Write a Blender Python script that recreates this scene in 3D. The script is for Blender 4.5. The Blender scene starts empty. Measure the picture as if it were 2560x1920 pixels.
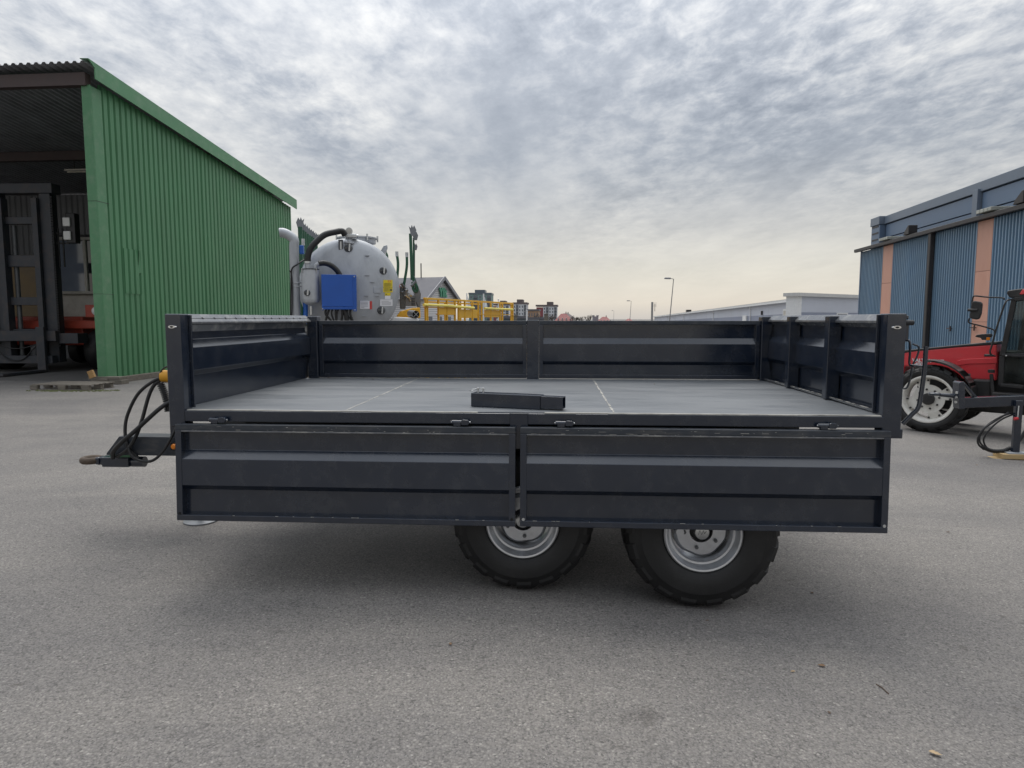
import bpy, bmesh, math, random
from mathutils import Vector, Matrix, Euler
random.seed(11)
PI = math.pi
sc = bpy.context.scene
col = sc.collection
H, PITCH, FPX = 1.67, 0.0955, 1700.0      # eye height, downward tilt, focal length in photo pixels

# ------------------------------------------------------------------ camera
cam = bpy.data.objects.new('camera', bpy.data.cameras.new('camera'))
col.objects.link(cam)
cam.location = (0, 0, H)
cam.rotation_euler = (PI / 2 - PITCH, 0, 0)
cam.data.sensor_width = 36
cam.data.lens = 36 * FPX / 2560
cam.data.clip_start = 0.05
cam.data.clip_end = 4000
sc.camera = cam
sc.view_settings.view_transform = 'Standard'
sc.view_settings.look = 'None'
sc.view_settings.gamma = 1
sc.view_settings.exposure = 0.95
sc.view_settings.use_curve_mapping = False
try:
    sc.cycles.use_denoising = True
    sc.cycles.max_bounces = 8
    sc.cycles.sample_clamp_indirect = 8
except Exception:
    pass

# ------------------------------------------------------------------ sky and sun
SUN_EL, SUN_AZ = math.radians(62), math.radians(-9)     # azimuth from +Y towards +X
world = bpy.data.worlds.new('World')
sc.world = world
world.use_nodes = True
nt = world.node_tree
nt.nodes.clear()

def N(tree, kind, **kw):
    n = tree.nodes.new(kind)
    for k, v in kw.items():
        if k.startswith('i_'):
            key = k[2:]
            n.inputs[int(key) if key.isdigit() else key].default_value = v
        else:
            setattr(n, k, v)
    return n

def L(tree, a, b):
    tree.links.new(a, b)

def mth(tree, op, a, b=None, c=None, clamp=False):
    n = tree.nodes.new('ShaderNodeMath')
    n.operation = op
    n.use_clamp = clamp
    for i, s in enumerate((a, b, c)):
        if s is None:
            continue
        if isinstance(s, (int, float)):
            n.inputs[i].default_value = s
        else:
            tree.links.new(s, n.inputs[i])
    return n.outputs[0]

def ramp(tree, fac, stops):
    n = tree.nodes.new('ShaderNodeValToRGB')
    cr = n.color_ramp
    while len(cr.elements) > 1:
        cr.elements.remove(cr.elements[-1])
    cr.elements[0].position = stops[0][0]
    c = stops[0][1]
    cr.elements[0].color = (*c, 1) if len(c) == 3 else c
    for p, c in stops[1:]:
        e = cr.elements.new(p)
        e.color = (*c, 1) if len(c) == 3 else c
    tree.links.new(fac, n.inputs[0])
    return n.outputs[0]

def mixc(tree, fac, a, b, mode='MIX'):
    n = tree.nodes.new('ShaderNodeMix')
    n.data_type = 'RGBA'
    n.blend_type = mode
    for sock, s in ((n.inputs[0], fac), (n.inputs[6], a), (n.inputs[7], b)):
        if isinstance(s, (int, float)):
            sock.default_value = s
        elif isinstance(s, tuple):
            sock.default_value = (*s, 1) if len(s) == 3 else s
        else:
            tree.links.new(s, sock)
    return n.outputs[2]

def build_sky():
    tc = N(nt, 'ShaderNodeTexCoord')
    sep = N(nt, 'ShaderNodeSeparateXYZ')
    L(nt, tc.outputs['Generated'], sep.inputs[0])
    x, y, z = sep.outputs
    zz = mth(nt, 'ADD', mth(nt, 'MAXIMUM', z, 0.0), 0.10)
    px_ = mth(nt, 'DIVIDE', x, zz)
    py_ = mth(nt, 'DIVIDE', y, zz)

    def plane(sx, sy, rot, ox=0.0, oy=0.0):
        c = N(nt, 'ShaderNodeCombineXYZ')
        L(nt, px_, c.inputs[0]); L(nt, py_, c.inputs[1])
        m = N(nt, 'ShaderNodeMapping')
        m.inputs['Rotation'].default_value = (0, 0, rot)
        m.inputs['Scale'].default_value = (sx, sy, 1)
        m.inputs['Location'].default_value = (ox, oy, 0)
        L(nt, c.outputs[0], m.inputs[0])
        return m.outputs[0]

    def noise(vec, scale, detail, rough, dist=0.0):
        n = N(nt, 'ShaderNodeTexNoise', i_Scale=scale, i_Detail=detail, i_Roughness=rough, i_Distortion=dist)
        L(nt, vec, n.inputs['Vector'])
        return n.outputs['Fac']
    bigA = noise(plane(0.42, 0.30, 0.5, 6.6, 6.1), 1.0, 2, 0.5, 0.3)         # large light and dark areas
    bigB = noise(plane(1.5, 0.70, 0.30, 1.3, 8.2), 1.0, 3, 0.55, 0.4)
    streak = noise(plane(2.6, 0.55, 0.25, 7.2, 0.4), 1.0, 4, 0.55, 0.5)       # long bands running away from the camera
    cell = noise(plane(6.4, 4.0, 0.42, 0.3, 5.1), 1.3, 6, 0.64, 0.20)         # mackerel cells
    fine = noise(plane(12.0, 9.0, 0.5), 1.3, 4, 0.6, 0.2)
    amp = mth(nt, 'MULTIPLY', z, 3.0, clamp=True)                             # texture flattens towards the horizon
    s = mth(nt, 'MULTIPLY', mth(nt, 'SUBTRACT', bigA, 0.5), 0.95)
    s = mth(nt, 'ADD', s, mth(nt, 'MULTIPLY', mth(nt, 'SUBTRACT', bigB, 0.5), 0.70))
    s = mth(nt, 'ADD', s, mth(nt, 'MULTIPLY', mth(nt, 'SUBTRACT', streak, 0.5), 0.60))
    patch = ramp(nt, noise(plane(0.9, 0.5, 0.2, 2.0, 6.0), 1.0, 2, 0.5), [(0.35, (0.35,) * 3), (0.62, (1.0,) * 3)])
    t = mth(nt, 'MULTIPLY', mth(nt, 'SUBTRACT', cell, 0.5), 1.60)
    t = mth(nt, 'ADD', t, mth(nt, 'MULTIPLY', mth(nt, 'SUBTRACT', fine, 0.5), 0.45))
    t = mth(nt, 'MULTIPLY', t, patch)
    amp2 = mth(nt, 'MULTIPLY_ADD', amp, 0.80, 0.20)
    s = mth(nt, 'ADD', s, mth(nt, 'MULTIPLY', t, amp2))
    # the veiled sun brightens the cloud around it
    sd = (math.sin(SUN_AZ) * math.cos(SUN_EL), math.cos(SUN_AZ) * math.cos(SUN_EL), math.sin(SUN_EL))
    dt = N(nt, 'ShaderNodeVectorMath', operation='DOT_PRODUCT')
    L(nt, tc.outputs['Generated'], dt.inputs[0]); dt.inputs[1].default_value = sd
    glow = mth(nt, 'POWER', mth(nt, 'MAXIMUM', dt.outputs['Value'], 0.0), 7.0)
    s = mth(nt, 'ADD', s, mth(nt, 'MULTIPLY', glow, 0.16))
    s = mth(nt, 'ADD', s, 0.50)
    cloud = ramp(nt, s, [(0.12, (1.58, 1.72, 1.95)), (0.36, (2.24, 2.38, 2.60)), (0.54, (3.05, 3.13, 3.24)),
                         (0.72, (3.85, 3.86, 3.82)), (0.95, (4.8, 4.74, 4.58))])
    # an overcast sky is brighter overhead than near the horizon
    zp = mth(nt, 'MAXIMUM', z, 0.0)
    lift = mth(nt, 'MULTIPLY_ADD', zp, mth(nt, 'MULTIPLY_ADD', zp, 1.25, 0.95), 0.64)
    # and brighter on the side of the hidden sun
    lift = mth(nt, 'MULTIPLY', lift, mth(nt, 'MULTIPLY_ADD', mth(nt, 'POWER', mth(nt, 'MAXIMUM', dt.outputs['Value'], 0.0), 2.5), 0.55, 0.86))
    lc = N(nt, 'ShaderNodeCombineXYZ')
    for q_ in range(3):
        L(nt, lift, lc.inputs[q_])
    cloud = mixc(nt, 1.0, cloud, lc.outputs[0], 'MULTIPLY')
    # warm haze low over the horizon
    el = mth(nt, 'MULTIPLY', z, 4.5, clamp=True)
    warm = ramp(nt, el, [(0.0, (3.3, 3.1, 2.9)), (0.10, (4.3, 3.9, 3.35)), (0.30, (4.75, 4.4, 3.75)), (0.6, (4.6, 4.3, 3.8)), (1.0, (4.1, 4.0, 3.8))])
    wf = ramp(nt, el, [(0.0, (0.92,) * 3), (0.25, (0.70,) * 3), (0.55, (0.36,) * 3), (1.0, (0.0,) * 3)])
    cloud = mixc(nt, wf, cloud, warm)
    sky = N(nt, 'ShaderNodeTexSky', sky_type='NISHITA', sun_disc=False, sun_elevation=SUN_EL, sun_rotation=SUN_AZ)
    out = mixc(nt, 0.94, sky.outputs[0], cloud)
    bg = N(nt, 'ShaderNodeBackground', i_Strength=0.100)
    L(nt, out, bg.inputs[0])
    wo = N(nt, 'ShaderNodeOutputWorld')
    L(nt, bg.outputs[0], wo.inputs[0])
build_sky()

sun = bpy.data.objects.new('sun', bpy.data.lights.new('sun', 'SUN'))
col.objects.link(sun)
sun.data.energy = 0.62
sun.data.angle = math.radians(34)
sun.data.color = (1.0, 0.95, 0.88)
sun.rotation_euler = (PI / 2 - SUN_EL, 0, PI - SUN_AZ)     # light travels from (sin az, cos az) down to the yard
sun.location = (-10, 30, 40)

# ------------------------------------------------------------------ helpers
def ray(px, py):
    u, v = (px - 1280) / FPX, (py - 960) / FPX
    c, s = math.cos(PITCH), math.sin(PITCH)
    d = Vector((u, c - v * s, -(v * c + s)))
    return d / d.y

def at(px, py, d):
    """the point at forward distance d seen in that direction"""
    r = ray(px, py)
    return Vector((r.x * d, d, H + r.z * d))

def ground_z(x, y):
    xs = 0.15 * math.log(1 + math.exp(min(60, x / 0.15)))
    return -0.42 * math.tanh(xs / 9.3) - 0.036 * math.exp(-((x - 1.3) ** 2 + (y - 4.0) ** 2) / 1.6)

def gp(px, py):
    r = ray(px, py)
    d = 5.0
    for _ in range(60):
        d = (H - ground_z(r.x * d, d)) / -r.z
    return Vector((r.x * d, d, ground_z(r.x * d, d)))

def projector(ox, oy, oz, rz):
    """maps photo points to local coordinates on the plane local y = const of a thing turned by rz about Z"""
    c, s = math.cos(-rz), math.sin(-rz)
    def loc(p):
        dx, dy = p[0] - ox, p[1] - oy
        return Vector((dx * c - dy * s, dx * s + dy * c, p[2] - oz))
    def f(px, py, y):
        a, b = loc((0, 0, H)), loc(Vector((0, 0, H)) + ray(px, py))
        k = (y - a.y) / (b.y - a.y)
        return a + (b - a) * k
    return f

class MB:
    def __init__(self):
        self.v, self.f = [], []
    def add(self, vs, fs, M=None):
        o = len(self.v)
        for p in vs:
            p = Vector(p)
            self.v.append(M @ p if M else p)
        self.f += [tuple(i + o for i in f) for f in fs]
        return self
    def box(self, lo, hi, M=None):
        a, b = lo, hi
        vs = [(a[0], a[1], a[2]), (b[0], a[1], a[2]), (b[0], b[1], a[2]), (a[0], b[1], a[2]),
              (a[0], a[1], b[2]), (b[0], a[1], b[2]), (b[0], b[1], b[2]), (a[0], b[1], b[2])]
        return self.add(vs, [(0, 3, 2, 1), (4, 5, 6, 7), (0, 1, 5, 4), (1, 2, 6, 5), (2, 3, 7, 6), (3, 0, 4, 7)], M)
    def cbox(self, c, s, M=None):
        return self.box([c[i] - s[i] / 2 for i in range(3)], [c[i] + s[i] / 2 for i in range(3)], M)
    def beam(self, p0, p1, w, h, up=(0, 0, 1)):
        """box section from p0 to p1; w sideways, h along up"""
        p0, p1 = Vector(p0), Vector(p1)
        d = (p1 - p0).normalized()
        u = Vector(up)
        s = d.cross(u)
        if s.length < 1e-5:
            s = d.cross(Vector((0, 1, 0)))
        s.normalize()
        u = s.cross(d)
        vs = []
        for p in (p0, p1):
            for a, b in ((-1, -1), (1, -1), (1, 1), (-1, 1)):
                vs.append(p + s * a * w / 2 + u * b * h / 2)
        return self.add(vs, [(0, 1, 2, 3), (7, 6, 5, 4), (0, 4, 5, 1), (1, 5, 6, 2), (2, 6, 7, 3), (3, 7, 4, 0)])
    def tube(self, pts, r, n=10, caps=True, r1=None):
        pts = [Vector(p) for p in pts]
        k = len(pts)
        prev = None
        rings = []
        for i, p in enumerate(pts):
            t = (pts[min(i + 1, k - 1)] - pts[max(i - 1, 0)]).normalized()
            if prev is None:
                a = t.cross(Vector((0, 0, 1)))
                if a.length < 1e-3:
                    a = t.cross(Vector((1, 0, 0)))
            else:
                a = prev - t * prev.dot(t)
            a.normalize()
            prev = a
            b = t.cross(a)
            rr = r if r1 is None else r + (r1 - r) * i / (k - 1)
            if callable(r):
                rr = r(i / (k - 1))
            rings.append([p + (a * math.cos(2 * PI * j / n) + b * math.sin(2 * PI * j / n)) * rr for j in range(n)])
        vs = [p for ring in rings for p in ring]
        fs = []
        for i in range(k - 1):
            for j in range(n):
                j2 = (j + 1) % n
                fs.append((i * n + j, i * n + j2, (i + 1) * n + j2, (i + 1) * n + j))
        if caps:
            fs.append(tuple(range(n - 1, -1, -1)))
            fs.append(tuple((k - 1) * n + j for j in range(n)))
        return self.add(vs, fs)
    def lathe(self, prof, n=32, M=None, close=False, caps=True):
        """prof: (radius, h) along local Z; M places it"""
        vs, fs = [], []
        k = len(prof)
        for r, h in prof:
            for j in range(n):
                a = 2 * PI * j / n
                vs.append((r * math.cos(a), r * math.sin(a), h))
        rng = k if close else k - 1
        for i in range(rng):
            i2 = (i + 1) % k
            for j in range(n):
                j2 = (j + 1) % n
                fs.append((i * n + j, i * n + j2, i2 * n + j2, i2 * n + j))
        if caps and not close:
            if prof[0][0] > 1e-6:
                fs.append(tuple(range(n - 1, -1, -1)))
            if prof[-1][0] > 1e-6:
                fs.append(tuple((k - 1) * n + j for j in range(n)))
        return self.add(vs, fs, M)
    def prism(self, poly, h0, h1, M=None):
        """poly in local XY extruded along Z"""
        n = len(poly)
        vs = [(p[0], p[1], h0) for p in poly] + [(p[0], p[1], h1) for p in poly]
        fs = [tuple(range(n - 1, -1, -1)), tuple(range(n, 2 * n))]
        fs += [(i, (i + 1) % n, n + (i + 1) % n, n + i) for i in range(n)]
        return self.add(vs, fs, M)
    def build(self, name, mat, parent=None, smooth=None, bevel=0.0, seg=2, label=None):
        me = bpy.data.meshes.new(name)
        me.from_pydata([tuple(p) for p in self.v], [], self.f)
        bm = bmesh.new()
        bm.from_mesh(me)
        bmesh.ops.remove_doubles(bm, verts=bm.verts, dist=1e-6)
        bmesh.ops.recalc_face_normals(bm, faces=bm.faces)
        bm.to_mesh(me)
        bm.free()
        me.materials.append(M_[mat] if isinstance(mat, str) else mat)
        o = bpy.data.objects.new(name, me)
        col.objects.link(o)
        if parent is not None:
            o.parent = parent
        if smooth is not None:
            for p in me.polygons:
                p.use_smooth = True
            me.set_sharp_from_angle(angle=math.radians(smooth))
        if bevel:
            b = o.modifiers.new('bevel', 'BEVEL')
            b.width = bevel
            b.segments = seg
            b.limit_method = 'ANGLE'
            b.angle_limit = math.radians(40)
            b.harden_normals = False
        if label:
            o['label'] = label
        return o

def tag(o, label, cat, group=None, kind=None):
    o['label'] = label
    o['category'] = cat
    if group:
        o['group'] = group
    if kind:
        o['kind'] = kind
    return o

def thing(name, label, cat, loc=(0, 0, 0), rz=0.0, group=None):
    o = bpy.data.objects.new(name, None)
    col.objects.link(o)
    o.location = loc
    o.rotation_euler = (0, 0, rz)
    o.empty_display_size = 0.2
    return tag(o, label, cat, group)

def empty_part(name, parent, loc=(0, 0, 0), rot=(0, 0, 0)):
    o = bpy.data.objects.new(name, None)
    col.objects.link(o)
    o.parent = parent
    o.location = loc
    o.rotation_euler = rot
    return o

def share(src, parent, loc=None, rot=None, name=None):
    c = src.copy()
    if name:
        c.name = name
    col.objects.link(c)
    c.parent = parent
    if loc is not None:
        c.location = loc
    if rot is not None:
        c.rotation_euler = rot
    return c

def curve(pts, n=8):
    """Catmull-Rom through points"""
    P = [Vector(p) for p in pts]
    P = [P[0] * 2 - P[1]] + P + [P[-1] * 2 - P[-2]]
    out = []
    for i in range(1, len(P) - 2):
        a, b, c, d = P[i - 1:i + 3]
        for k in range(n):
            t = k / n
            out.append(0.5 * ((2 * b) + (c - a) * t + (2 * a - 5 * b + 4 * c - d) * t * t + (3 * b - a - 3 * c + d) * t ** 3))
    out.append(P[-2])
    return out

AXY = Matrix.Rotation(PI / 2, 4, 'X')      # local Z -> -Y (towards the camera)

def TR(x, y, z):
    return Matrix.Translation((x, y, z))

def text_mesh(name, body, size, mat, parent, M, extrude=0.002, bold=0.0):
    cu = bpy.data.curves.new(name, 'FONT')
    cu.body = body
    cu.size = size
    cu.extrude = extrude
    cu.offset = bold
    cu.align_x = 'CENTER'
    cu.align_y = 'CENTER'
    tmp = bpy.data.objects.new(name + '_tmp', cu)
    col.objects.link(tmp)
    bpy.context.view_layer.update()
    me = bpy.data.meshes.new_from_object(tmp.evaluated_get(bpy.context.evaluated_depsgraph_get()))
    bpy.data.objects.remove(tmp)
    me.transform(M)
    me.materials.clear()
    me.materials.append(M_[mat])
    o = bpy.data.objects.new(name, me)
    col.objects.link(o)
    o.parent = parent
    return o

# ------------------------------------------------------------------ materials
M_ = {}

def mat(name, c, rough=0.5, metal=0.0, var=0.12, vscale=3.0, bump=0.0, bscale=60.0, spec=0.5, dirt=None, dscale=2.0,
        damt=0.3, stretch=(1, 1, 1), rvar=0.12, emit=None, coat=0.0, trans=0.0):
    """painted / metal / rubber surface: base colour with cloudy variation, optional patches of a second colour, fine relief"""
    m = bpy.data.materials.new(name)
    m.use_nodes = True
    t = m.node_tree
    b = t.nodes['Principled BSDF']
    tc = N(t, 'ShaderNodeTexCoord')
    mp = N(t, 'ShaderNodeMapping')
    mp.inputs['Scale'].default_value = stretch
    L(t, tc.outputs['Object'], mp.inputs[0])
    n1 = N(t, 'ShaderNodeTexNoise', i_Scale=vscale, i_Detail=5, i_Roughness=0.6)
    L(t, mp.outputs[0], n1.inputs['Vector'])
    dk = tuple(x * (1 - var) for x in c)
    lt = tuple(min(1, x * (1 + var)) for x in c)
    colr = ramp(t, n1.outputs['Fac'], [(0.3, dk), (0.7, lt)])
    if dirt:
        n2 = N(t, 'ShaderNodeTexNoise', i_Scale=dscale, i_Detail=8, i_Roughness=0.68)
        L(t, mp.outputs[0], n2.inputs['Vector'])
        f = ramp(t, n2.outputs['Fac'], [(0.48, (0, 0, 0)), (0.72, (damt,) * 3)])
        colr = mixc(t, f, colr, dirt)
    oi = N(t, 'ShaderNodeObjectInfo')
    tone = mth(t, 'MULTIPLY_ADD', oi.outputs['Random'], 0.12, 0.94)
    tn = N(t, 'ShaderNodeCombineXYZ')
    for q_ in range(3):
        L(t, tone, tn.inputs[q_])
    colr = mixc(t, 1.0, colr, tn.outputs[0], 'MULTIPLY')
    L(t, colr, b.inputs['Base Color'])
    rr = ramp(t, n1.outputs['Fac'], [(0.3, (max(0.03, rough - rvar * rough),) * 3), (0.7, (min(1, rough + rvar * rough),) * 3)])
    L(t, rr, b.inputs['Roughness'])
    b.inputs['Metallic'].default_value = metal
    b.inputs['Specular IOR Level'].default_value = spec
    b.inputs['Coat Weight'].default_value = coat
    b.inputs['Transmission Weight'].default_value = trans
    if emit:
        b.inputs['Emission Color'].default_value = (*emit[:3], 1)
        b.inputs['Emission Strength'].default_value = emit[3]
    if bump:
        n3 = N(t, 'ShaderNodeTexNoise', i_Scale=bscale, i_Detail=4, i_Roughness=0.6)
        L(t, mp.outputs[0], n3.inputs['Vector'])
        bp = N(t, 'ShaderNodeBump', i_Strength=bump, i_Distance=0.01)
        L(t, n3.outputs['Fac'], bp.inputs['Height'])
        L(t, bp.outputs[0], b.inputs['Normal'])
    M_[name] = m
    return m

PAINT = (0.0095, 0.0155, 0.0290)
mat('trailer_paint', PAINT, 0.17, spec=0.85, var=0.10, vscale=2.5, dirt=(0.12, 0.118, 0.112), dscale=9, damt=0.16, bump=0.035, bscale=3.0, rvar=0.3)
mat('trailer_paint_worn', (0.024, 0.030, 0.040), 0.50, var=0.15, vscale=6, dirt=(0.22, 0.20, 0.17), dscale=14, damt=0.22, stretch=(0.5, 1, 1.5))
mat('dusty_edge', (0.34, 0.33, 0.30), 0.7, var=0.3, vscale=9, dirt=(0.07, 0.07, 0.07), dscale=16, damt=0.6, stretch=(0.6, 1, 1))
mat('cap_paint', (0.10, 0.105, 0.115), 0.22, spec=0.9, var=0.1, dirt=(0.38, 0.37, 0.34), dscale=7, damt=0.6)  # trailer paint lightened: sky reflection put into the colour, plus dust
mat('chassis_black', (0.012, 0.013, 0.015), 0.6)
mat('rubber', (0.0085, 0.0085, 0.009), 0.58, var=0.2, vscale=8, dirt=(0.05, 0.048, 0.046), dscale=5, damt=0.22, bump=0.15, bscale=90)
mat('hose_rubber', (0.010, 0.010, 0.011), 0.42, var=0.1)
mat('rim_silver', (0.56, 0.575, 0.60), 0.30, metal=0.8, var=0.06, dirt=(0.18, 0.17, 0.16), dscale=8, damt=0.3)
mat('zinc', (0.55, 0.56, 0.56), 0.34, metal=0.85, var=0.12, vscale=14)
mat('galvanised', (0.43, 0.45, 0.475), 0.46, metal=0.35, var=0.14, vscale=2.2, dirt=(0.30, 0.32, 0.35), dscale=5, damt=0.6, stretch=(1, 1, 0.45), bump=0.03, bscale=18)
mat('rust', (0.085, 0.062, 0.045), 0.8, var=0.4, vscale=14, bump=0.3, bscale=50)
mat('chrome', (0.75, 0.75, 0.75), 0.18, metal=1.0, var=0.05)
mat('yellow_cap', (0.62, 0.30, 0.015), 0.4, var=0.1)
mat('amber_lens', (0.75, 0.22, 0.01), 0.2, var=0.05)
mat('dark_hole', (0.004, 0.004, 0.004), 0.8)
mat('shed_green', (0.070, 0.215, 0.100), 0.44, var=0.08, vscale=0.9, dirt=(0.05, 0.165, 0.07), dscale=1.2, damt=0.7, stretch=(1, 1, 0.35), bump=0.05, bscale=6)
mat('shed_green_trim', (0.078, 0.225, 0.108), 0.42, var=0.08, vscale=1.0, dirt=(0.30, 0.36, 0.28), dscale=3.5, damt=0.25, bump=0.05, bscale=5)
mat('roof_sheet', (0.24, 0.245, 0.265), 0.6, var=0.2, vscale=1.5, dirt=(0.15, 0.14, 0.13), dscale=2, damt=0.5)
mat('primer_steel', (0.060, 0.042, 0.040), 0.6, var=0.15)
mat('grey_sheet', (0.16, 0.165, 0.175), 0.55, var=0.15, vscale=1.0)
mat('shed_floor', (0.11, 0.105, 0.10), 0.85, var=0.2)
mat('old_wood', (0.17, 0.15, 0.125), 0.85, var=0.25, vscale=5, stretch=(0.3, 3, 3), bump=0.3, bscale=40, dirt=(0.06, 0.07, 0.05), dscale=4, damt=0.5)
mat('fresh_wood', (0.46, 0.33, 0.165), 0.75, var=0.18, vscale=4, stretch=(0.3, 4, 4), bump=0.2, bscale=40)
mat('moss', (0.075, 0.085, 0.03), 0.95, var=0.35, vscale=10, bump=0.6, bscale=30)
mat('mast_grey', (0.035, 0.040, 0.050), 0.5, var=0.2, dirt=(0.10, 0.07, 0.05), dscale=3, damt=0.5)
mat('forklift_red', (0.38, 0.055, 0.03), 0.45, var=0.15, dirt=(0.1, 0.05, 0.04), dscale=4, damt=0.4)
mat('cab_white', (0.50, 0.48, 0.43), 0.5, var=0.1, dirt=(0.25, 0.22, 0.18), dscale=4, damt=0.4)
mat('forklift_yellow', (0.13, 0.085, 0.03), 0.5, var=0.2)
mat('glass_dark', (0.03, 0.035, 0.04), 0.05, var=0.05, spec=0.8)
mat('glass_pale', (0.20, 0.23, 0.29), 0.10, var=0.08, spec=0.7)
mat('lamp_glass', (0.70, 0.70, 0.68), 0.15, var=0.05)
mat('tube_lamp', (0.70, 0.66, 0.55), 0.5, var=0.05)
mat('box_blue', (0.012, 0.085, 0.38), 0.35, var=0.06, bump=0.06, bscale=90)
mat('valve_blue', (0.02, 0.13, 0.5), 0.35)
mat('boom_green', (0.018, 0.085, 0.045), 0.4, var=0.15)
mat('boom_grey', (0.20, 0.21, 0.225), 0.45, metal=0.4, var=0.12)
mat('hydraulic_grey', (0.10, 0.105, 0.11), 0.45, metal=0.3, var=0.2, vscale=8)
mat('sticker_yellow', (0.72, 0.56, 0.02), 0.4, var=0.05)
mat('sticker_white', (0.78, 0.78, 0.80), 0.45, var=0.04)
mat('sticker_red', (0.62, 0.07, 0.06), 0.4, var=0.05)
mat('print_grey', (0.25, 0.25, 0.27), 0.5, var=0.1)
mat('print_dark', (0.10, 0.085, 0.03), 0.5, var=0.1)
mat('rail_yellow', (0.70, 0.40, 0.035), 0.45, var=0.1, dirt=(0.45, 0.25, 0.03), dscale=3, damt=0.4)
mat('bar_yellow', (0.78, 0.66, 0.14), 0.45, var=0.06)
mat('excavator_yellow', (0.72, 0.37, 0.02), 0.4, var=0.08)
mat('white_paint', (0.72, 0.72, 0.72), 0.5, var=0.06)
mat('slate_roof', (0.115, 0.115, 0.13), 0.7, var=0.12, vscale=0.6)
mat('sign_green', (0.06, 0.30, 0.18), 0.4, var=0.05)
mat('trim_grey', (0.24, 0.245, 0.27), 0.5, var=0.06)
mat('tower_green', (0.19, 0.27, 0.26), 0.7, var=0.08, vscale=0.05)
mat('tower_dark', (0.10, 0.125, 0.15), 0.4, var=0.2)
mat('flat_white', (0.62, 0.64, 0.67), 0.7, var=0.05, vscale=0.1)
mat('flat_red', (0.26, 0.075, 0.085), 0.7, var=0.1, vscale=0.1)
mat('flat_brown_roof', (0.14, 0.115, 0.115), 0.7, var=0.1)
mat('house_roof_red', (0.28, 0.105, 0.10), 0.75, var=0.12, vscale=0.3)  # red toned down, distance haze put into the colour
mat('house_wall', (0.55, 0.50, 0.46), 0.8, var=0.08)
mat('window_dark', (0.14, 0.15, 0.175), 0.25, var=0.2)  # far glass lightened, distance haze put into the colour
mat('tan_wall', (0.33, 0.22, 0.15), 0.8, var=0.1)
mat('flag_white', (0.68, 0.71, 0.72), 0.8, var=0.06)
mat('bark', (0.10, 0.085, 0.075), 0.9, var=0.2)
mat('pole_steel', (0.27, 0.265, 0.26), 0.6, var=0.1)
mat('hall_pale', (0.52, 0.55, 0.62), 0.6, var=0.05, vscale=0.3)
mat('hall_band', (0.255, 0.285, 0.37), 0.6, var=0.05, vscale=0.3)
mat('hall_white', (0.72, 0.73, 0.73), 0.6, var=0.06)
mat('hall_roof', (0.52, 0.52, 0.51), 0.6, var=0.1)
mat('blue_sheet', (0.15, 0.245, 0.345), 0.42, var=0.08, vscale=0.5, stretch=(1, 1, 0.25), dirt=(0.095, 0.19, 0.31), dscale=1.0, damt=0.5)
mat('blue_panel', (0.11, 0.165, 0.25), 0.45, var=0.06, vscale=0.3)
mat('blue_trim', (0.13, 0.165, 0.215), 0.4, var=0.06)
mat('orange_door', (0.54, 0.285, 0.21), 0.5, var=0.08, vscale=0.6, stretch=(1, 1, 0.4), dirt=(0.42, 0.19, 0.13), dscale=1.5, damt=0.4)
mat('gutter_dark', (0.028, 0.025, 0.025), 0.5, var=0.2)
mat('roof_light', (0.36, 0.37, 0.33), 0.5, var=0.15)
mat('tractor_red', (0.66, 0.045, 0.055), 0.30, var=0.08, dirt=(0.42, 0.045, 0.05), dscale=3, damt=0.4, coat=0.3)
mat('tractor_black', (0.016, 0.016, 0.017), 0.5, var=0.15, dirt=(0.07, 0.065, 0.06), dscale=5, damt=0.4)
mat('tractor_rim', (0.66, 0.645, 0.60), 0.45, var=0.08, dirt=(0.40, 0.36, 0.30), dscale=8, damt=0.4)
mat('red_plastic', (0.5, 0.02, 0.03), 0.4)
mat('leaf_brown', (0.17, 0.105, 0.06), 0.8, var=0.3, vscale=30)
mat('leaf_dark', (0.09, 0.05, 0.03), 0.85, var=0.3, vscale=30)
mat('leaf_tan', (0.38, 0.28, 0.17), 0.8, var=0.25, vscale=30)
mat('brick_card', (0.40, 0.24, 0.10), 0.85, var=0.2)

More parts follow.
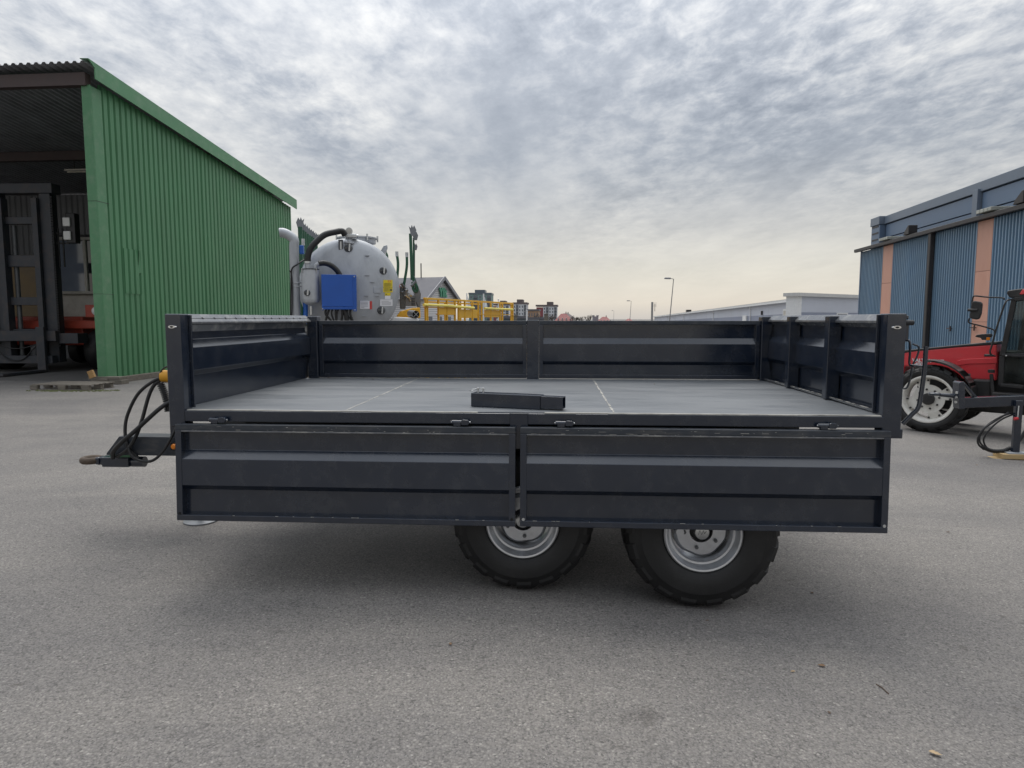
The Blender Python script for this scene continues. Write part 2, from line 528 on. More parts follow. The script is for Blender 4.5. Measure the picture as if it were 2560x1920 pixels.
def asphalt():
    m = bpy.data.materials.new('asphalt')
    m.use_nodes = True
    t = m.node_tree
    b = t.nodes['Principled BSDF']
    tc = N(t, 'ShaderNodeTexCoord')
    co = tc.outputs['Object']

    def noise(scale, detail=4, rough=0.6, dist=0.0, st=None, rot=0.0):
        n = N(t, 'ShaderNodeTexNoise', i_Scale=scale, i_Detail=detail, i_Roughness=rough, i_Distortion=dist)
        if st:
            mp = N(t, 'ShaderNodeMapping')
            mp.inputs['Scale'].default_value = st
            mp.inputs['Rotation'].default_value = (0, 0, rot)
            L(t, co, mp.inputs[0])
            L(t, mp.outputs[0], n.inputs['Vector'])
        else:
            L(t, co, n.inputs['Vector'])
        return n.outputs['Fac']

    def stones(scale):
        v = N(t, 'ShaderNodeTexVoronoi', i_Scale=scale, i_Randomness=1.0)
        L(t, co, v.inputs['Vector'])
        return v
    v1, v2 = stones(88.0), stones(165.0)
    s1 = N(t, 'ShaderNodeSeparateColor'); L(t, v1.outputs['Color'], s1.inputs[0])
    s2 = N(t, 'ShaderNodeSeparateColor'); L(t, v2.outputs['Color'], s2.inputs[0])
    # stone colours: grey, some pale, some dark and brownish
    c1 = ramp(t, s1.outputs[0], [(0.0, (0.100, 0.096, 0.094)), (0.12, (0.162, 0.155, 0.149)), (0.4, (0.206, 0.196, 0.187)), (0.75, (0.237, 0.226, 0.215)),
                                (0.95, (0.273, 0.261, 0.246)), (1.0, (0.353, 0.339, 0.320))])
    c2 = ramp(t, s2.outputs[1], [(0.0, (0.105, 0.101, 0.102)), (0.2, (0.172, 0.164, 0.161)), (0.6, (0.215, 0.205, 0.197)), (0.95, (0.263, 0.251, 0.239)), (1.0, (0.335, 0.320, 0.301))])
    pick = ramp(t, noise(30, 2), [(0.42, (0, 0, 0)), (0.58, (1, 1, 1))])
    c = mixc(t, pick, c1, c2)
    # binder shows dark between the stones
    gap = ramp(t, v1.outputs['Distance'], [(0.30, (1, 1, 1)), (0.80, (0.60, 0.60, 0.60))])
    c = mixc(t, 0.75, c, gap, 'MULTIPLY')
    # worn and dirty areas, tyre polished bands, patches
    w1 = ramp(t, noise(0.42, 5, 0.6, 0.6), [(0.30, (0.80, 0.80, 0.81)), (0.70, (1.16, 1.14, 1.10))])
    c = mixc(t, 1.0, c, w1, 'MULTIPLY')
    w2 = ramp(t, noise(1.0, 5, 0.65, 0.3, (0.35, 1.4, 1), 0.12), [(0.28, (0.86, 0.86, 0.87)), (0.68, (1.10, 1.09, 1.07))])
    c = mixc(t, 1.0, c, w2, 'MULTIPLY')
    stain = ramp(t, noise(0.9, 6, 0.72, 1.2, (0.6, 1.3, 1), 0.3), [(0.63, (1, 1, 1)), (0.74, (0.66, 0.65, 0.65))])
    c = mixc(t, 1.0, c, stain, 'MULTIPLY')
    drip = ramp(t, noise(5.5, 3, 0.5, 0.2, (1, 1.2, 1)), [(0.71, (1, 1, 1)), (0.78, (0.62, 0.60, 0.58))])
    c = mixc(t, 1.0, c, drip, 'MULTIPLY')
    L(t, c, b.inputs['Base Color'])
    b.inputs['Roughness'].default_value = 0.78
    b.inputs['Specular IOR Level'].default_value = 0.35
    hh = mth(t, 'ADD', mth(t, 'MULTIPLY', v1.outputs['Distance'], -0.7), mth(t, 'MULTIPLY', v2.outputs['Distance'], -0.4))
    hh = mth(t, 'ADD', hh, mth(t, 'MULTIPLY', noise(220, 2), 0.35))
    bp = N(t, 'ShaderNodeBump', i_Strength=0.55, i_Distance=0.006)
    L(t, hh, bp.inputs['Height'])
    bp2 = N(t, 'ShaderNodeBump', i_Strength=0.25, i_Distance=0.03)
    L(t, noise(2.2, 4, 0.5), bp2.inputs['Height'])
    L(t, bp.outputs[0], bp2.inputs['Normal'])
    L(t, bp2.outputs[0], b.inputs['Normal'])
    M_['asphalt'] = m
asphalt()

def bed_floor():
    """dusty scuffed steel floor of the trailer bed"""
    m = bpy.data.materials.new('bed_floor')
    m.use_nodes = True
    t = m.node_tree
    b = t.nodes['Principled BSDF']
    tc = N(t, 'ShaderNodeTexCoord')
    co = tc.outputs['Object']

    def noise(scale, st, detail=6, rough=0.65, dist=0.0):
        mp = N(t, 'ShaderNodeMapping')
        mp.inputs['Scale'].default_value = st
        L(t, co, mp.inputs[0])
        n = N(t, 'ShaderNodeTexNoise', i_Scale=scale, i_Detail=detail, i_Roughness=rough, i_Distortion=dist)
        L(t, mp.outputs[0], n.inputs['Vector'])
        return n.outputs['Fac']
    base = ramp(t, noise(2.2, (0.7, 1.6, 1)), [(0.3, (0.108, 0.118, 0.130)), (0.7, (0.140, 0.151, 0.163))])
    dust = ramp(t, noise(2.0, (0.5, 2.2, 1), 8, 0.7, 0.6), [(0.42, (0, 0, 0)), (0.75, (0.5,) * 3)])
    c = mixc(t, dust, base, (0.20, 0.205, 0.21))
    scr = ramp(t, noise(7, (0.25, 6, 1), 4, 0.6, 0.4), [(0.62, (0, 0, 0)), (0.74, (0.55,) * 3)])
    c = mixc(t, scr, c, (0.26, 0.26, 0.255))
    L(t, c, b.inputs['Base Color'])
    rr = ramp(t, noise(2.0, (0.5, 2.2, 1), 8, 0.7, 0.6), [(0.35, (0.36,) * 3), (0.7, (0.62,) * 3)])
    L(t, rr, b.inputs['Roughness'])
    bp = N(t, 'ShaderNodeBump', i_Strength=0.12, i_Distance=0.02)
    L(t, noise(3, (1, 1, 1), 3, 0.5), bp.inputs['Height'])
    L(t, bp.outputs[0], b.inputs['Normal'])
    M_['bed_floor'] = m
bed_floor()

def cladding():
    """far white horizontal boarding; boards narrower than a pixel"""
    m = bpy.data.materials.new('cladding')
    m.use_nodes = True
    t = m.node_tree
    b = t.nodes['Principled BSDF']
    tc = N(t, 'ShaderNodeTexCoord')
    sep = N(t, 'ShaderNodeSeparateXYZ')
    L(t, tc.outputs['Object'], sep.inputs[0])
    fr = mth(t, 'FRACT', mth(t, 'MULTIPLY', sep.outputs[2], 4.2))
    c = ramp(t, fr, [(0.0, (0.33, 0.33, 0.35)), (0.42, (0.36, 0.36, 0.38)), (0.5, (0.62, 0.62, 0.62)), (1.0, (0.66, 0.66, 0.66))])
    L(t, c, b.inputs['Base Color'])
    b.inputs['Roughness'].default_value = 0.6
    M_['cladding'] = m
cladding()

# ------------------------------------------------------------------ ground
def make_ground():
    def axis(lo, hi, fine_lo, fine_hi, step):
        a = [lo]
        x = fine_lo
        k = 1.0
        left = []
        d = step
        while fine_lo - (sum(left) + d) > lo:
            left.append(d); d *= 1.6
        pos = fine_lo
        out = []
        for s in left:
            pos -= s
            out.append(pos)
        out = [lo] + out[::-1]
        while x <= fine_hi:
            out.append(x); x += step
        pos, d = out[-1], step
        while pos + d < hi:
            pos += d
            out.append(pos); d *= 1.6
        out.append(hi)
        return out
    xs = axis(-1500, 1500, -4, 12, 0.4)
    ys = axis(-400, 3000, -2, 14, 0.8)
    mb = MB()
    vs = [(x, y, ground_z(x, y)) for y in ys for x in xs]
    nx = len(xs)
    fs = [(j * nx + i, j * nx + i + 1, (j + 1) * nx + i + 1, (j + 1) * nx + i) for j in range(len(ys) - 1) for i in range(nx - 1)]
    mb.add(vs, fs)
    o = mb.build('ground', 'asphalt', smooth=60)
    o['kind'] = 'structure'
    o['label'] = 'worn grey asphalt yard with exposed stone chips'
make_ground()

# ------------------------------------------------------------------ wheels
def make_wheel(parent, loc, R, w, rim_r, rz=0.0, nlug=17, lug_h=0.014, style='trailer', spin=0.0):
    """wheel part with its axle along local Y, outer face towards -Y; loc is the hub centre at the outer tyre face plane"""
    wh = empty_part('wheel', parent, loc, (0, 0, rz))
    base = R - lug_h
    t = MB()
    prof = [(rim_r - 0.012, 0.055), (rim_r + 0.004, 0.022), (rim_r + 0.022, 0.006), (rim_r + (base - rim_r) * 0.40, -0.004),
            (rim_r + (base - rim_r) * 0.62, 0.0), (rim_r + (base - rim_r) * 0.64, 0.004), (base - 0.05, 0.012), (base - 0.018, 0.032), (base - 0.004, 0.065),
            (base, w * 0.5), (base - 0.004, w - 0.065), (base - 0.018, w - 0.032), (base - 0.05, w - 0.012),
            (rim_r + (base - rim_r) * 0.5, w), (rim_r + 0.022, w - 0.006), (rim_r - 0.012, w - 0.05)]
    My = Matrix.Rotation(-PI / 2, 4, 'X')         # local Z -> +Y
    t.lathe(prof, 72, My, caps=False)
    t.build('tyre', 'rubber', wh, smooth=35)
    tr = MB()
    for side in (0, 1):
        for k in range(nlug):
            a = 2 * PI * (k + 0.5 * side) / nlug + spin
            da = 2 * PI / nlug
            # a slanted lug from the shoulder towards the tread centre line
            y0, y1 = (0.012, w * 0.54) if side == 0 else (w - 0.012, w * 0.46)
            ang0, ang1 = a, a + da * 0.75
            wd = da * 0.31
            vs = []
            for (yy, aa, r0, r1) in ((y0, ang0, base - 0.065, base - 0.030), (y0 + (0.030 if side == 0 else -0.030), ang0, base - 0.03, base + lug_h - 0.012),
                                     (y0 + (0.07 if side == 0 else -0.07), ang0 + da * 0.12, base - 0.02, base + lug_h - 0.002),
                                     (y1, ang1, base - 0.02, base + lug_h)):
                for rr, sgn in ((r0, -1.15), (r0, 1.15), (r1, 0.92), (r1, -0.92)):
                    an = aa + sgn * wd
                    vs.append((rr * math.cos(an), yy, rr * math.sin(an)))
            fs = [(0, 1, 2, 3)]
            for q in range(3):
                o = q * 4
                fs += [(o, o + 1, o + 5, o + 4), (o + 1, o + 2, o + 6, o + 5), (o + 2, o + 3, o + 7, o + 6), (o + 3, o, o + 4, o + 7)]
            fs.append((12, 15, 14, 13))
            tr.add(vs, fs)
    tr.build('tread', 'rubber', wh)['kind'] = 'stuff'
    if style == 'trailer':
        rm = MB()
        rm.lathe([(rim_r - 0.02, 0.030), (rim_r + 0.004, 0.022), (rim_r + 0.006, 0.010), (rim_r - 0.002, 0.002), (rim_r - 0.012, 0.004),
                  (rim_r - 0.018, 0.022), (rim_r - 0.026, 0.045), (rim_r - 0.030, 0.052), (rim_r - 0.042, 0.054), (rim_r - 0.048, 0.062),
                  (rim_r - 0.054, 0.10), (rim_r - 0.058, 0.20), (rim_r - 0.056, 0.24), (rim_r - 0.03, 0.24)], 72, My, caps=False)
        rm.build('rim', 'rim_silver', wh, smooth=28)
        # disc with pressed corners
        rd = rim_r - 0.062
        pol = []
        for k in range(60):
            a = 2 * PI * k / 60
            pol.append((rd * (1 - 0.055 * (0.5 + 0.5 * math.cos(5 * a + spin * 3)) ** 2) * math.cos(a), rd * (1 - 0.055 * (0.5 + 0.5 * math.cos(5 * a + spin * 3)) ** 2) * math.sin(a)))
        dm = MB()
        nn = len(pol)
        vs = [(x, 0.105, z) for x, z in pol] + [(x * 0.88, 0.078, z * 0.88) for x, z in pol] + \
             [(0.070 * math.cos(2 * PI * k / nn), 0.076, 0.070 * math.sin(2 * PI * k / nn)) for k in range(nn)] + \
             [(0.070 * math.cos(2 * PI * k / nn), 0.12, 0.070 * math.sin(2 * PI * k / nn)) for k in range(nn)]
        fs = [(q * nn + k, q * nn + (k + 1) % nn, (q + 1) * nn + (k + 1) % nn, (q + 1) * nn + k) for q in range(3) for k in range(nn)]
        dm.add(vs, fs)
        dm.build('disc', 'rim_silver', wh, smooth=25)
        hb = MB()
        hb.lathe([(0.001, 0.20), (0.069, 0.20), (0.066, 0.10), (0.05, 0.092), (0.001, 0.092)], 32, My)
        hb.build('hub', 'chassis_black', wh, smooth=30)
        cp = MB()
        cp.lathe([(0.044, 0.10), (0.044, 0.052), (0.041, 0.044), (0.036, 0.041), (0.001, 0.040)], 36, My)
        c = cp.build('hub_cap', 'zinc', wh, smooth=30)
        z = MB()
        zz = [(-0.024, -0.012), (-0.016, 0.016), (-0.004, -0.010), (0.006, 0.016), (0.012, -0.004), (0.024, 0.012)]
        for (a0, b0), (a1, b1) in zip(zz, zz[1:]):
            z.beam((a0, 0.0395, b0), (a1, 0.0395, b1), 0.0022, 0.0035, up=(0, 1, 0))
        z.build('embossed_mark', 'hydraulic_grey', wh)
        nut = None
        for k in range(5):
            a = 2 * PI * k / 5 + spin - PI / 2 - 0.2
            if nut is None:
                nb = MB()
                nb.lathe([(0.012, 0.0), (0.012, -0.016), (0.010, -0.018)], 6, My)
                nb.lathe([(0.007, -0.016), (0.007, -0.026), (0.001, -0.026)], 10, My)
                nut = nb.build('wheel_nut', 'hydraulic_grey', wh)
                nut.location = (0.102 * math.cos(a), 0.078, 0.102 * math.sin(a))
            else:
                share(nut, wh, (0.102 * math.cos(a), 0.078, 0.102 * math.sin(a)))
    else:
        rm = MB()
        rm.lathe([(rim_r - 0.01, 0.040), (rim_r + 0.004, 0.026), (rim_r + 0.004, 0.010), (rim_r - 0.012, 0.006), (rim_r - 0.032, 0.012), (rim_r - 0.040, 0.03),
                  (rim_r - 0.058, 0.10), (rim_r - 0.070, 0.16), (rim_r - 0.075, 0.26), (rim_r - 0.02, 0.26)], 64, My, caps=False)
        rm.build('rim', 'tractor_rim', wh, smooth=30)
        # disc carried by lugs with four curved openings
        dm = MB()
        r0, r1, r2 = 0.06, rim_r - 0.16, rim_r - 0.062
        n = 64
        for ya, yb in ((0.095, 0.115),):
            for k in range(n):
                a, b2 = 2 * PI * k / n, 2 * PI * (k + 1) / n
                dm.add([(r * math.cos(x), y, r * math.sin(x)) for y in (ya, yb) for r in (r0, r1) for x in (a, b2)],
                       [(0, 1, 3, 2), (4, 6, 7, 5), (2, 3, 7, 6), (0, 4, 5, 1)])
                if (k % 16) < 7:
                    dm.add([(r * math.cos(x), y + (0.02 if r == r2 else 0), r * math.sin(x)) for y in (ya, yb) for r in (r1, r2) for x in (a, b2)],
                           [(0, 1, 3, 2), (4, 6, 7, 5), (0, 2, 6, 4), (1, 5, 7, 3)])
        dm.build('disc', 'tractor_rim', wh)
        hb = MB()
        hb.lathe([(0.10, 0.12), (0.10, 0.05), (0.085, 0.035), (0.03, 0.028), (0.001, 0.028)], 32, My)
        hb.build('hub', 'tractor_black', wh, smooth=30)
        nut = None
        for k in range(8):
            a = 2 * PI * k / 8 + 0.2
            if nut is None:
                nb = MB()
                nb.lathe([(0.018, 0.0), (0.018, -0.02), (0.012, -0.024)], 6, My)
                nut = nb.build('wheel_nut', 'tractor_black', wh)
                nut.location = (0.165 * math.cos(a), 0.095, 0.165 * math.sin(a))
            else:
                share(nut, wh, (0.165 * math.cos(a), 0.095, 0.165 * math.sin(a)))
        for q in range(4):
            for e in (0.06, 0.58):
                a = 2 * PI * q / 4 + e
                share(nut, wh, ((rim_r - 0.085) * math.cos(a), 0.105, (rim_r - 0.085) * math.sin(a)))
    return wh

# ------------------------------------------------------------------ the dropside trailer
TOX, TOY, TYAW = -2.1022, 4.1316, 0.0631
TL, TW = 4.342, 2.30
tc_, ts_ = math.cos(TYAW), math.sin(TYAW)

def to_local(p):
    dx, dy = p[0] - TOX, p[1] - TOY
    return Vector((dx * tc_ - dy * ts_, dx * ts_ + dy * tc_, p[2]))

def tl(px, py, v):
    """trailer coordinates of the photo point on the vertical plane v = const"""
    a, b = to_local((0, 0, H)), to_local(Vector((0, 0, H)) + ray(px, py))
    k = (v - a.y) / (b.y - a.y)
    return a + (b - a) * k

trailer = thing('dropside_trailer', 'dark slate grey tandem axle dropside trailer with two side boards folded down', 'trailer', (TOX, TOY, 0), -TYAW)
ZF = 1.115

def make_board(parent, loc, rot, length, h, frame=True, name='side_board', stiles=True, depth=0.034, fl=0.036, pmat='trailer_paint', r=(0.160, 0.212, 0.372, 0.404)):
    """pressed steel board: local X along it, Z down from 0, seen face towards -Y"""
    a, b, c, d = r
    rec, pro = depth, 0.004
    e = 0.012 if stiles else 0.0
    tf = fl * 0.5 if frame else 0.0
    prof = [(rec, -tf), (rec, -a), (pro, -b), (pro, -c), (rec, -d), (rec, -h + tf), (rec + 0.006, -h + tf), (rec + 0.006, -d - 0.004), (pro + 0.006, -c - 0.003),
            (pro + 0.006, -b + 0.003), (rec + 0.006, -a + 0.003), (rec + 0.006, -tf)]
    P = MB()
    n = len(prof)
    x0, x1 = e, length - e
    ins = 0.022 if stiles else 0.0
    # the pressing runs out a little before the end stiles
    xa = [x0 + (ins if i in (2, 3) else 0) for i in range(n)]
    vs = [(x0, y, z) for y, z in prof] + [(x1, y, z) for y, z in prof]
    fs = [tuple(range(n - 1, -1, -1)), tuple(range(n, 2 * n))] + [(i, (i + 1) % n, n + (i + 1) % n, n + i) for i in range(n)]
    P.add(vs, fs)
    o = P.build(name, pmat, parent, bevel=0.002, seg=2)
    o.location = loc
    o.rotation_euler = rot
    if frame:
        MB().box((0, 0, -fl), (length, rec + 0.022, 0)).build('top_rail', 'trailer_paint_worn', o, bevel=0.004)
        MB().box((0, 0.0, -h), (length, rec + 0.022, -h + fl)).build('bottom_rail', 'trailer_paint', o, bevel=0.004)
        if stiles:
            MB().box((0, 0.0005, -h + fl), (0.038, rec + 0.02, -fl)).build('end_stile', 'trailer_paint', o, bevel=0.003)
            MB().box((length - 0.038, 0.0005, -h + fl), (length, rec + 0.02, -fl)).build('end_stile', 'trailer_paint', o, bevel=0.003)
    return o

def make_trailer():
    T = trailer
    # bed floor sheets and the dusty joints between them
    us = [0.02, 1.09, 2.71, TL - 0.02]
    for a, b in zip(us, us[1:]):
        MB().box((a + 0.002, 0.030, ZF - 0.012), (b - 0.002, TW + 0.0, ZF)).build('floor_sheet', 'bed_floor', T)
    for u in us[1:3]:
        m = MB()
        rnd = random.Random(int(u * 100))
        y = 0.05
        while y < TW - 0.03:
            ln = rnd.uniform(0.04, 0.16)
            wd = rnd.uniform(0.006, 0.015)
            x = u + rnd.uniform(-0.002, 0.002)
            m.box((x - wd / 2, y, ZF - 0.001), (x + wd / 2, min(y + ln, TW - 0.01), ZF + 0.0015))
            y += ln + rnd.choice((0.0, 0.0, 0.01, 0.03))
        m.build('floor_joint', 'dusty_edge', T)
    # side rail
    MB().box((0.1, 0.0, 1.045), (2.095, 0.06, ZF - 0.004)).build('side_rail', 'trailer_paint', T, bevel=0.004)
    MB().box((2.200, 0.0, 1.045), (TL - 0.1, 0.06, ZF - 0.004)).build('side_rail', 'trailer_paint', T, bevel=0.004)
    e = MB()
    rnd = random.Random(5)
    u = 0.11
    while u < TL - 0.12:
        ln = rnd.uniform(0.05, 0.25)
        u2 = min(u + ln, TL - 0.11)
        if not (u < 2.21 and u2 > 2.085):
            e.box((u, 0.002 + rnd.uniform(0, 0.006), ZF - 0.005), (u2, 0.031, ZF + 0.0012 + rnd.uniform(0, 0.0012)))
        u += ln
    e.build('dusty_rail_edge', 'dusty_edge', T)
    st = MB()
    st.box((2.095, -0.003, 0.90), (2.200, 0.008, ZF - 0.002)).box((2.095, 0.052, 0.90), (2.200, 0.062, ZF - 0.002))
    st.box((2.095, 0.008, 0.90), (2.105, 0.052, ZF - 0.002)).box((2.190, 0.008, 0.90), (2.200, 0.052, ZF - 0.002))
    st.build('stake_pocket', 'trailer_paint', T, bevel=0.002)
    MB().box((2.1052, 0.0082, 0.96), (2.1898, 0.0518, ZF - 0.035)).build('pocket_void', 'dark_hole', T)
    MB().box((0.1, TW + 0.005, 1.045), (TL - 0.1, TW + 0.06, ZF + 0.0)).build('side_rail', 'trailer_paint', T, bevel=0.004)
    # corner posts
    for (a, b, v0, v1, z0, z1, bl) in ((0, 0.098, 0, 0.10, 1.012, 1.70, 1), (TL - 0.105, TL, 0, 0.10, 0.992, 1.70, 1),
                                       (0.045, 0.142, TW - 0.055, TW + 0.055, 1.02, 1.694, 0), (TL - 0.137, TL - 0.02, TW - 0.055, TW + 0.055, 1.02, 1.690, 0),
                                       (2.10, 2.21, TW - 0.03, TW + 0.055, 1.02, 1.660, 0)):
        p = MB().box((a, v0, z0), (b, v1, z1)).build('corner_post' if z1 > 1.67 else 'middle_post', 'trailer_paint', T, bevel=0.007, seg=3)
        if bl:
            c = (a + b) / 2 + (0.0 if a < 1 else -0.004)
            k = MB()
            k.lathe([(0.001, 0.012), (0.022, 0.012), (0.027, 0.006), (0.029, 0.0)], 20, TR(c, -0.0005, 1.622) @ AXY @ Matrix.Diagonal((1.0, 0.42, 1, 1)))
            k.build('latch_cup', 'chrome', p, smooth=40)
            k = MB()
            k.lathe([(0.001, 0.0165), (0.009, 0.0165), (0.012, 0.010)], 12, TR(c, -0.0005, 1.622) @ AXY @ Matrix.Diagonal((1.0, 0.5, 1, 1)))
            k.build('latch_pin', 'dark_hole', p, smooth=40)
    MB().box((TL - 0.104, 0.001, 0.985), (TL + 0.012, 0.10, 1.04)).build('rear_corner_block', 'trailer_paint', T, bevel=0.004)
    MB().box((0.001, 0.01, 1.006), (0.098, 0.10, 1.05)).build('front_corner_block', 'chassis_black', T, bevel=0.008)
    # far boards
    for a, b in ((0.145, 2.098), (2.212, TL - 0.139)):
        make_board(T, (a, TW - 0.022, 1.653), (0, 0, 0), b - a, 0.53)
        MB().box((a, TW - 0.024, ZF - 0.002), (b, TW - 0.002, ZF + 0.004)).build('dust_line', 'dusty_edge', T)
    # front wall with its sloping cap
    fw = make_board(T, (0.078, 0.105, 1.655), (0, 0, PI / 2), TW - 0.165, 0.54, frame=False, name='front_wall', stiles=False, depth=0.048, r=(0.115, 0.165, 0.31, 0.345))
    cp = MB()
    cp.prism([(0.012, 1.55), (0.012, 1.700), (0.040, 1.700), (0.088, 1.652), (0.088, 1.640), (0.05, 1.632)], -(TW - 0.06), -0.101, Matrix.Rotation(PI / 2, 4, 'X'))
    cp.build('wall_cap', 'cap_paint', T, bevel=0.002)
    bd = None
    for k in range(13):
        v = 0.17 + k * 0.155
        if bd is None:
            bb = MB()
            bb.lathe([(0.001, 0.004), (0.006, 0.0035), (0.009, 0.0)], 10)
            bd = bb.build('cap_bead', 'chassis_black', T)
            bd.rotation_euler = (0, PI / 4, 0)
            bd.location = (0.066, v, 1.6745)
        else:
            share(bd, T, (0.066, v, 1.6745), (0, PI / 4, 0))
    MB().box((0.0675, 0.10, 1.6715), (0.0685, TW - 0.07, 1.6745)).build('cap_seam', 'chassis_black', T)
    # inner return of the front left post
    MB().box((0.099, 0.088, 1.12), (0.118, 0.10, 1.695)).build('post_return', 'trailer_paint', T, bevel=0.003)
    MB().box((TL - 0.124, 0.088, 1.12), (TL - 0.106, 0.10, 1.695)).build('post_return', 'trailer_paint', T, bevel=0.003)
    # tailgate with two stiffeners
    g = make_board(T, (TL - 0.078, TW - 0.06, 1.655), (0, 0, -PI / 2), TW - 0.165, 0.538, frame=False, name='tailgate', stiles=False, depth=0.044, r=(0.130, 0.185, 0.335, 0.372))
    cg = MB()
    cg.prism([(TL - 0.012, 1.60), (TL - 0.012, 1.698), (TL - 0.05, 1.698), (TL - 0.086, 1.660), (TL - 0.086, 1.645), (TL - 0.06, 1.64)], -(TW - 0.06), -0.101, Matrix.Rotation(PI / 2, 4, 'X'))
    cg.build('gate_cap', 'cap_paint', T, bevel=0.002)
    for v in (0.81, 1.585):
        MB().box((TL - 0.128, v - 0.036, ZF + 0.004), (TL - 0.04, v + 0.036, 1.690)).build('gate_stiffener', 'trailer_paint', T, bevel=0.006)
    MB().box((TL - 0.104, 0.12, ZF + 0.012), (TL - 0.078, TW - 0.06, ZF + 0.020)).build('gate_foot_lip', 'cap_paint', T)
    ds = MB()
    rnd = random.Random(9)
    for k in range(22):
        v = rnd.uniform(0.2, 2.1)
        ds.box((TL - 0.1045, v, ZF + 0.0205), (TL - 0.090, v + rnd.uniform(0.01, 0.06), ZF + 0.0225))
    ds.build('gate_dust', 'dusty_edge', T)['kind'] = 'stuff'
    # the two folded side boards
    for a, b, tilt in ((0.066, 2.130, -0.045), (2.158, 4.263, -0.030)):
        bd2 = make_board(T, (a, -0.058, 1.036), (tilt, 0, 0), b - a, 0.588, depth=0.050)
        bd2['label'] = 'front folded side board' if a < 1 else 'rear folded side board'
        # lip along the top edge with chipped paint
        lip = MB()
        lip.box((0.038, -0.001, -0.046), (b - a - 0.038, 0.02, -0.0365))
        lip.build('edge_lip', 'cap_paint', bd2, bevel=0.003)
        for (u, end) in ((0.02, 0), (b - a - 0.02, 1)):
            MB().lathe([(0.001, 0.001), (0.009, 0.001), (0.009, 0.0)], 14, TR(u, 0, -0.545) @ AXY).build('pin_hole', 'dark_hole' if end == 0 and a < 1 or end and a < 1 else 'zinc', bd2)
        # chips and scuffs along the rails
        ch = MB()
        rnd = random.Random(int(a * 31) + 3)
        for k in range(46):
            u = rnd.uniform(0.05, b - a - 0.1)
            s = rnd.uniform(0.002, 0.010) if rnd.random() < 0.8 else rnd.uniform(0.01, 0.05)
            z = rnd.choice((-0.0345, -0.034, -0.030, -0.02, -0.012))
            ch.box((u, -0.0008, z - rnd.uniform(0.001, 0.003)), (u + s, 0.002, z))
        for k in range(10):
            u = rnd.uniform(0.05, b - a - 0.1)
            ch.box((u, -0.0006, -0.588 + 0.034), (u + rnd.uniform(0.004, 0.03), 0.002, -0.588 + 0.0362))
        ch.build('paint_chips', 'dusty_edge', bd2)['kind'] = 'stuff'
    # hinges
    for px in (545, 1152, 1412, 2070):
        p = tl(px, 1052, -0.03)
        h = empty_part('hinge', T, (p.x, -0.026, 1.060))
        h.scale = (0.82, 0.82, 0.82)
        b = MB()
        b.lathe([(0.014, -0.045), (0.016, -0.043), (0.016, 0.043), (0.014, 0.045)], 16, Matrix.Rotation(PI / 2, 4, 'Y') @ TR(0, 0, -0.022))
        b.build('barrel', 'trailer_paint', h, smooth=30)
        b = MB()
        b.box((-0.052, -0.016, -0.028), (0.0, 0.014, 0.004))
        b.build('lower_leaf', 'trailer_paint', h, bevel=0.003)
        b = MB()
        b.prism([(0.005, -0.019), (0.005, 0.015), (0.016, 0.021), (0.052, 0.019), (0.064, 0.008), (0.064, -0.006), (0.05, -0.019)], -0.018, 0.022, Matrix.Rotation(PI / 2, 4, 'X'))
        b.build('upper_knuckle', 'trailer_paint', h, bevel=0.003)
        b = MB()
        b.lathe([(0.006, -0.072), (0.007, -0.066), (0.007, 0.07)], 10, Matrix.Rotation(PI / 2, 4, 'Y'))
        b.build('pin', 'zinc', h, smooth=40)
    # chassis
    sub = MB()
    sub.box((0.34, 0.30, 0.955), (3.62, 0.36, 1.102)).box((0.34, 1.94, 0.955), (3.62, 2.0, 1.102))
    sub.build('subframe_side', 'chassis_black', T)
    for k in range(8):
        u = 0.30 + k * 0.53
        MB().box((u, 0.07, 1.045), (u + 0.06, TW - 0.02, 1.100)).build('cross_member', 'chassis_black', T)
    for v in (0.78, 1.42):
        MB().box((-0.15, v, 0.80), (4.05, v + 0.10, 0.998)).build('chassis_beam', 'chassis_black', T, bevel=0.004)
    for u in (0.4, 2.70, 3.9):
        MB().box((u, 0.88, 0.82), (u + 0.08, 1.42, 0.98)).build('chassis_cross_tube', 'chassis_black', T)
    # tandem bogie
    hubs = ((2.166, 0.060, 0.427), (3.250, 0.018, 0.388))
    for far in (0, 1):
        v = 0.62 if not far else 1.66
        b = MB()
        b.beam((2.166, v, 0.432), (2.71, v, 0.56), 0.09, 0.13).beam((2.71, v, 0.56), (3.257, v, 0.386), 0.09, 0.13)
        b.box((2.62, v - 0.06, 0.50), (2.80, v + 0.06, 0.80))
        b.box((2.52, v - 0.075, 0.385), (2.88, v + 0.075, 0.44))
        b.build('bogie_beam', 'chassis_black', T, bevel=0.004)
    for u, v, z in hubs:
        MB().tube([(u, 0.25, z), (u, 2.1, z)], 0.045, 14).build('axle', 'chassis_black', T, smooth=40)
    for i, (u, v, z) in enumerate(hubs):
        make_wheel(T, (u, v, z), 0.442 if i == 0 else 0.470, 0.40, 0.221 if i == 0 else 0.228, spin=0.3 + 0.9 * i)
        make_wheel(T, (u, TW + 0.03 - v, z + (0.0 if i == 0 else 0.0)), 0.442, 0.40, 0.221, rz=PI, spin=0.5 + i)
    # brake pipe stub seen beside the rear hub
    vg = tl(1700, 1330, 0.06)
    MB().tube([(vg.x, 0.055, vg.z), (vg.x + 0.004, 0.16, vg.z)], 0.024, 14).build('valve_guard', 'rim_silver', T, smooth=40)
    # drawbar
    d = MB()
    a0 = tl(296, 1091, 1.07)
    n1, n2 = tl(297, 1091, 1.08), tl(265, 1134, 1.08)
    nose = [(0.9, n2.z - 0.012), (0.9, n1.z), (n1.x, n1.z), (n2.x, n2.z), (n2.x, n2.z - 0.012)]
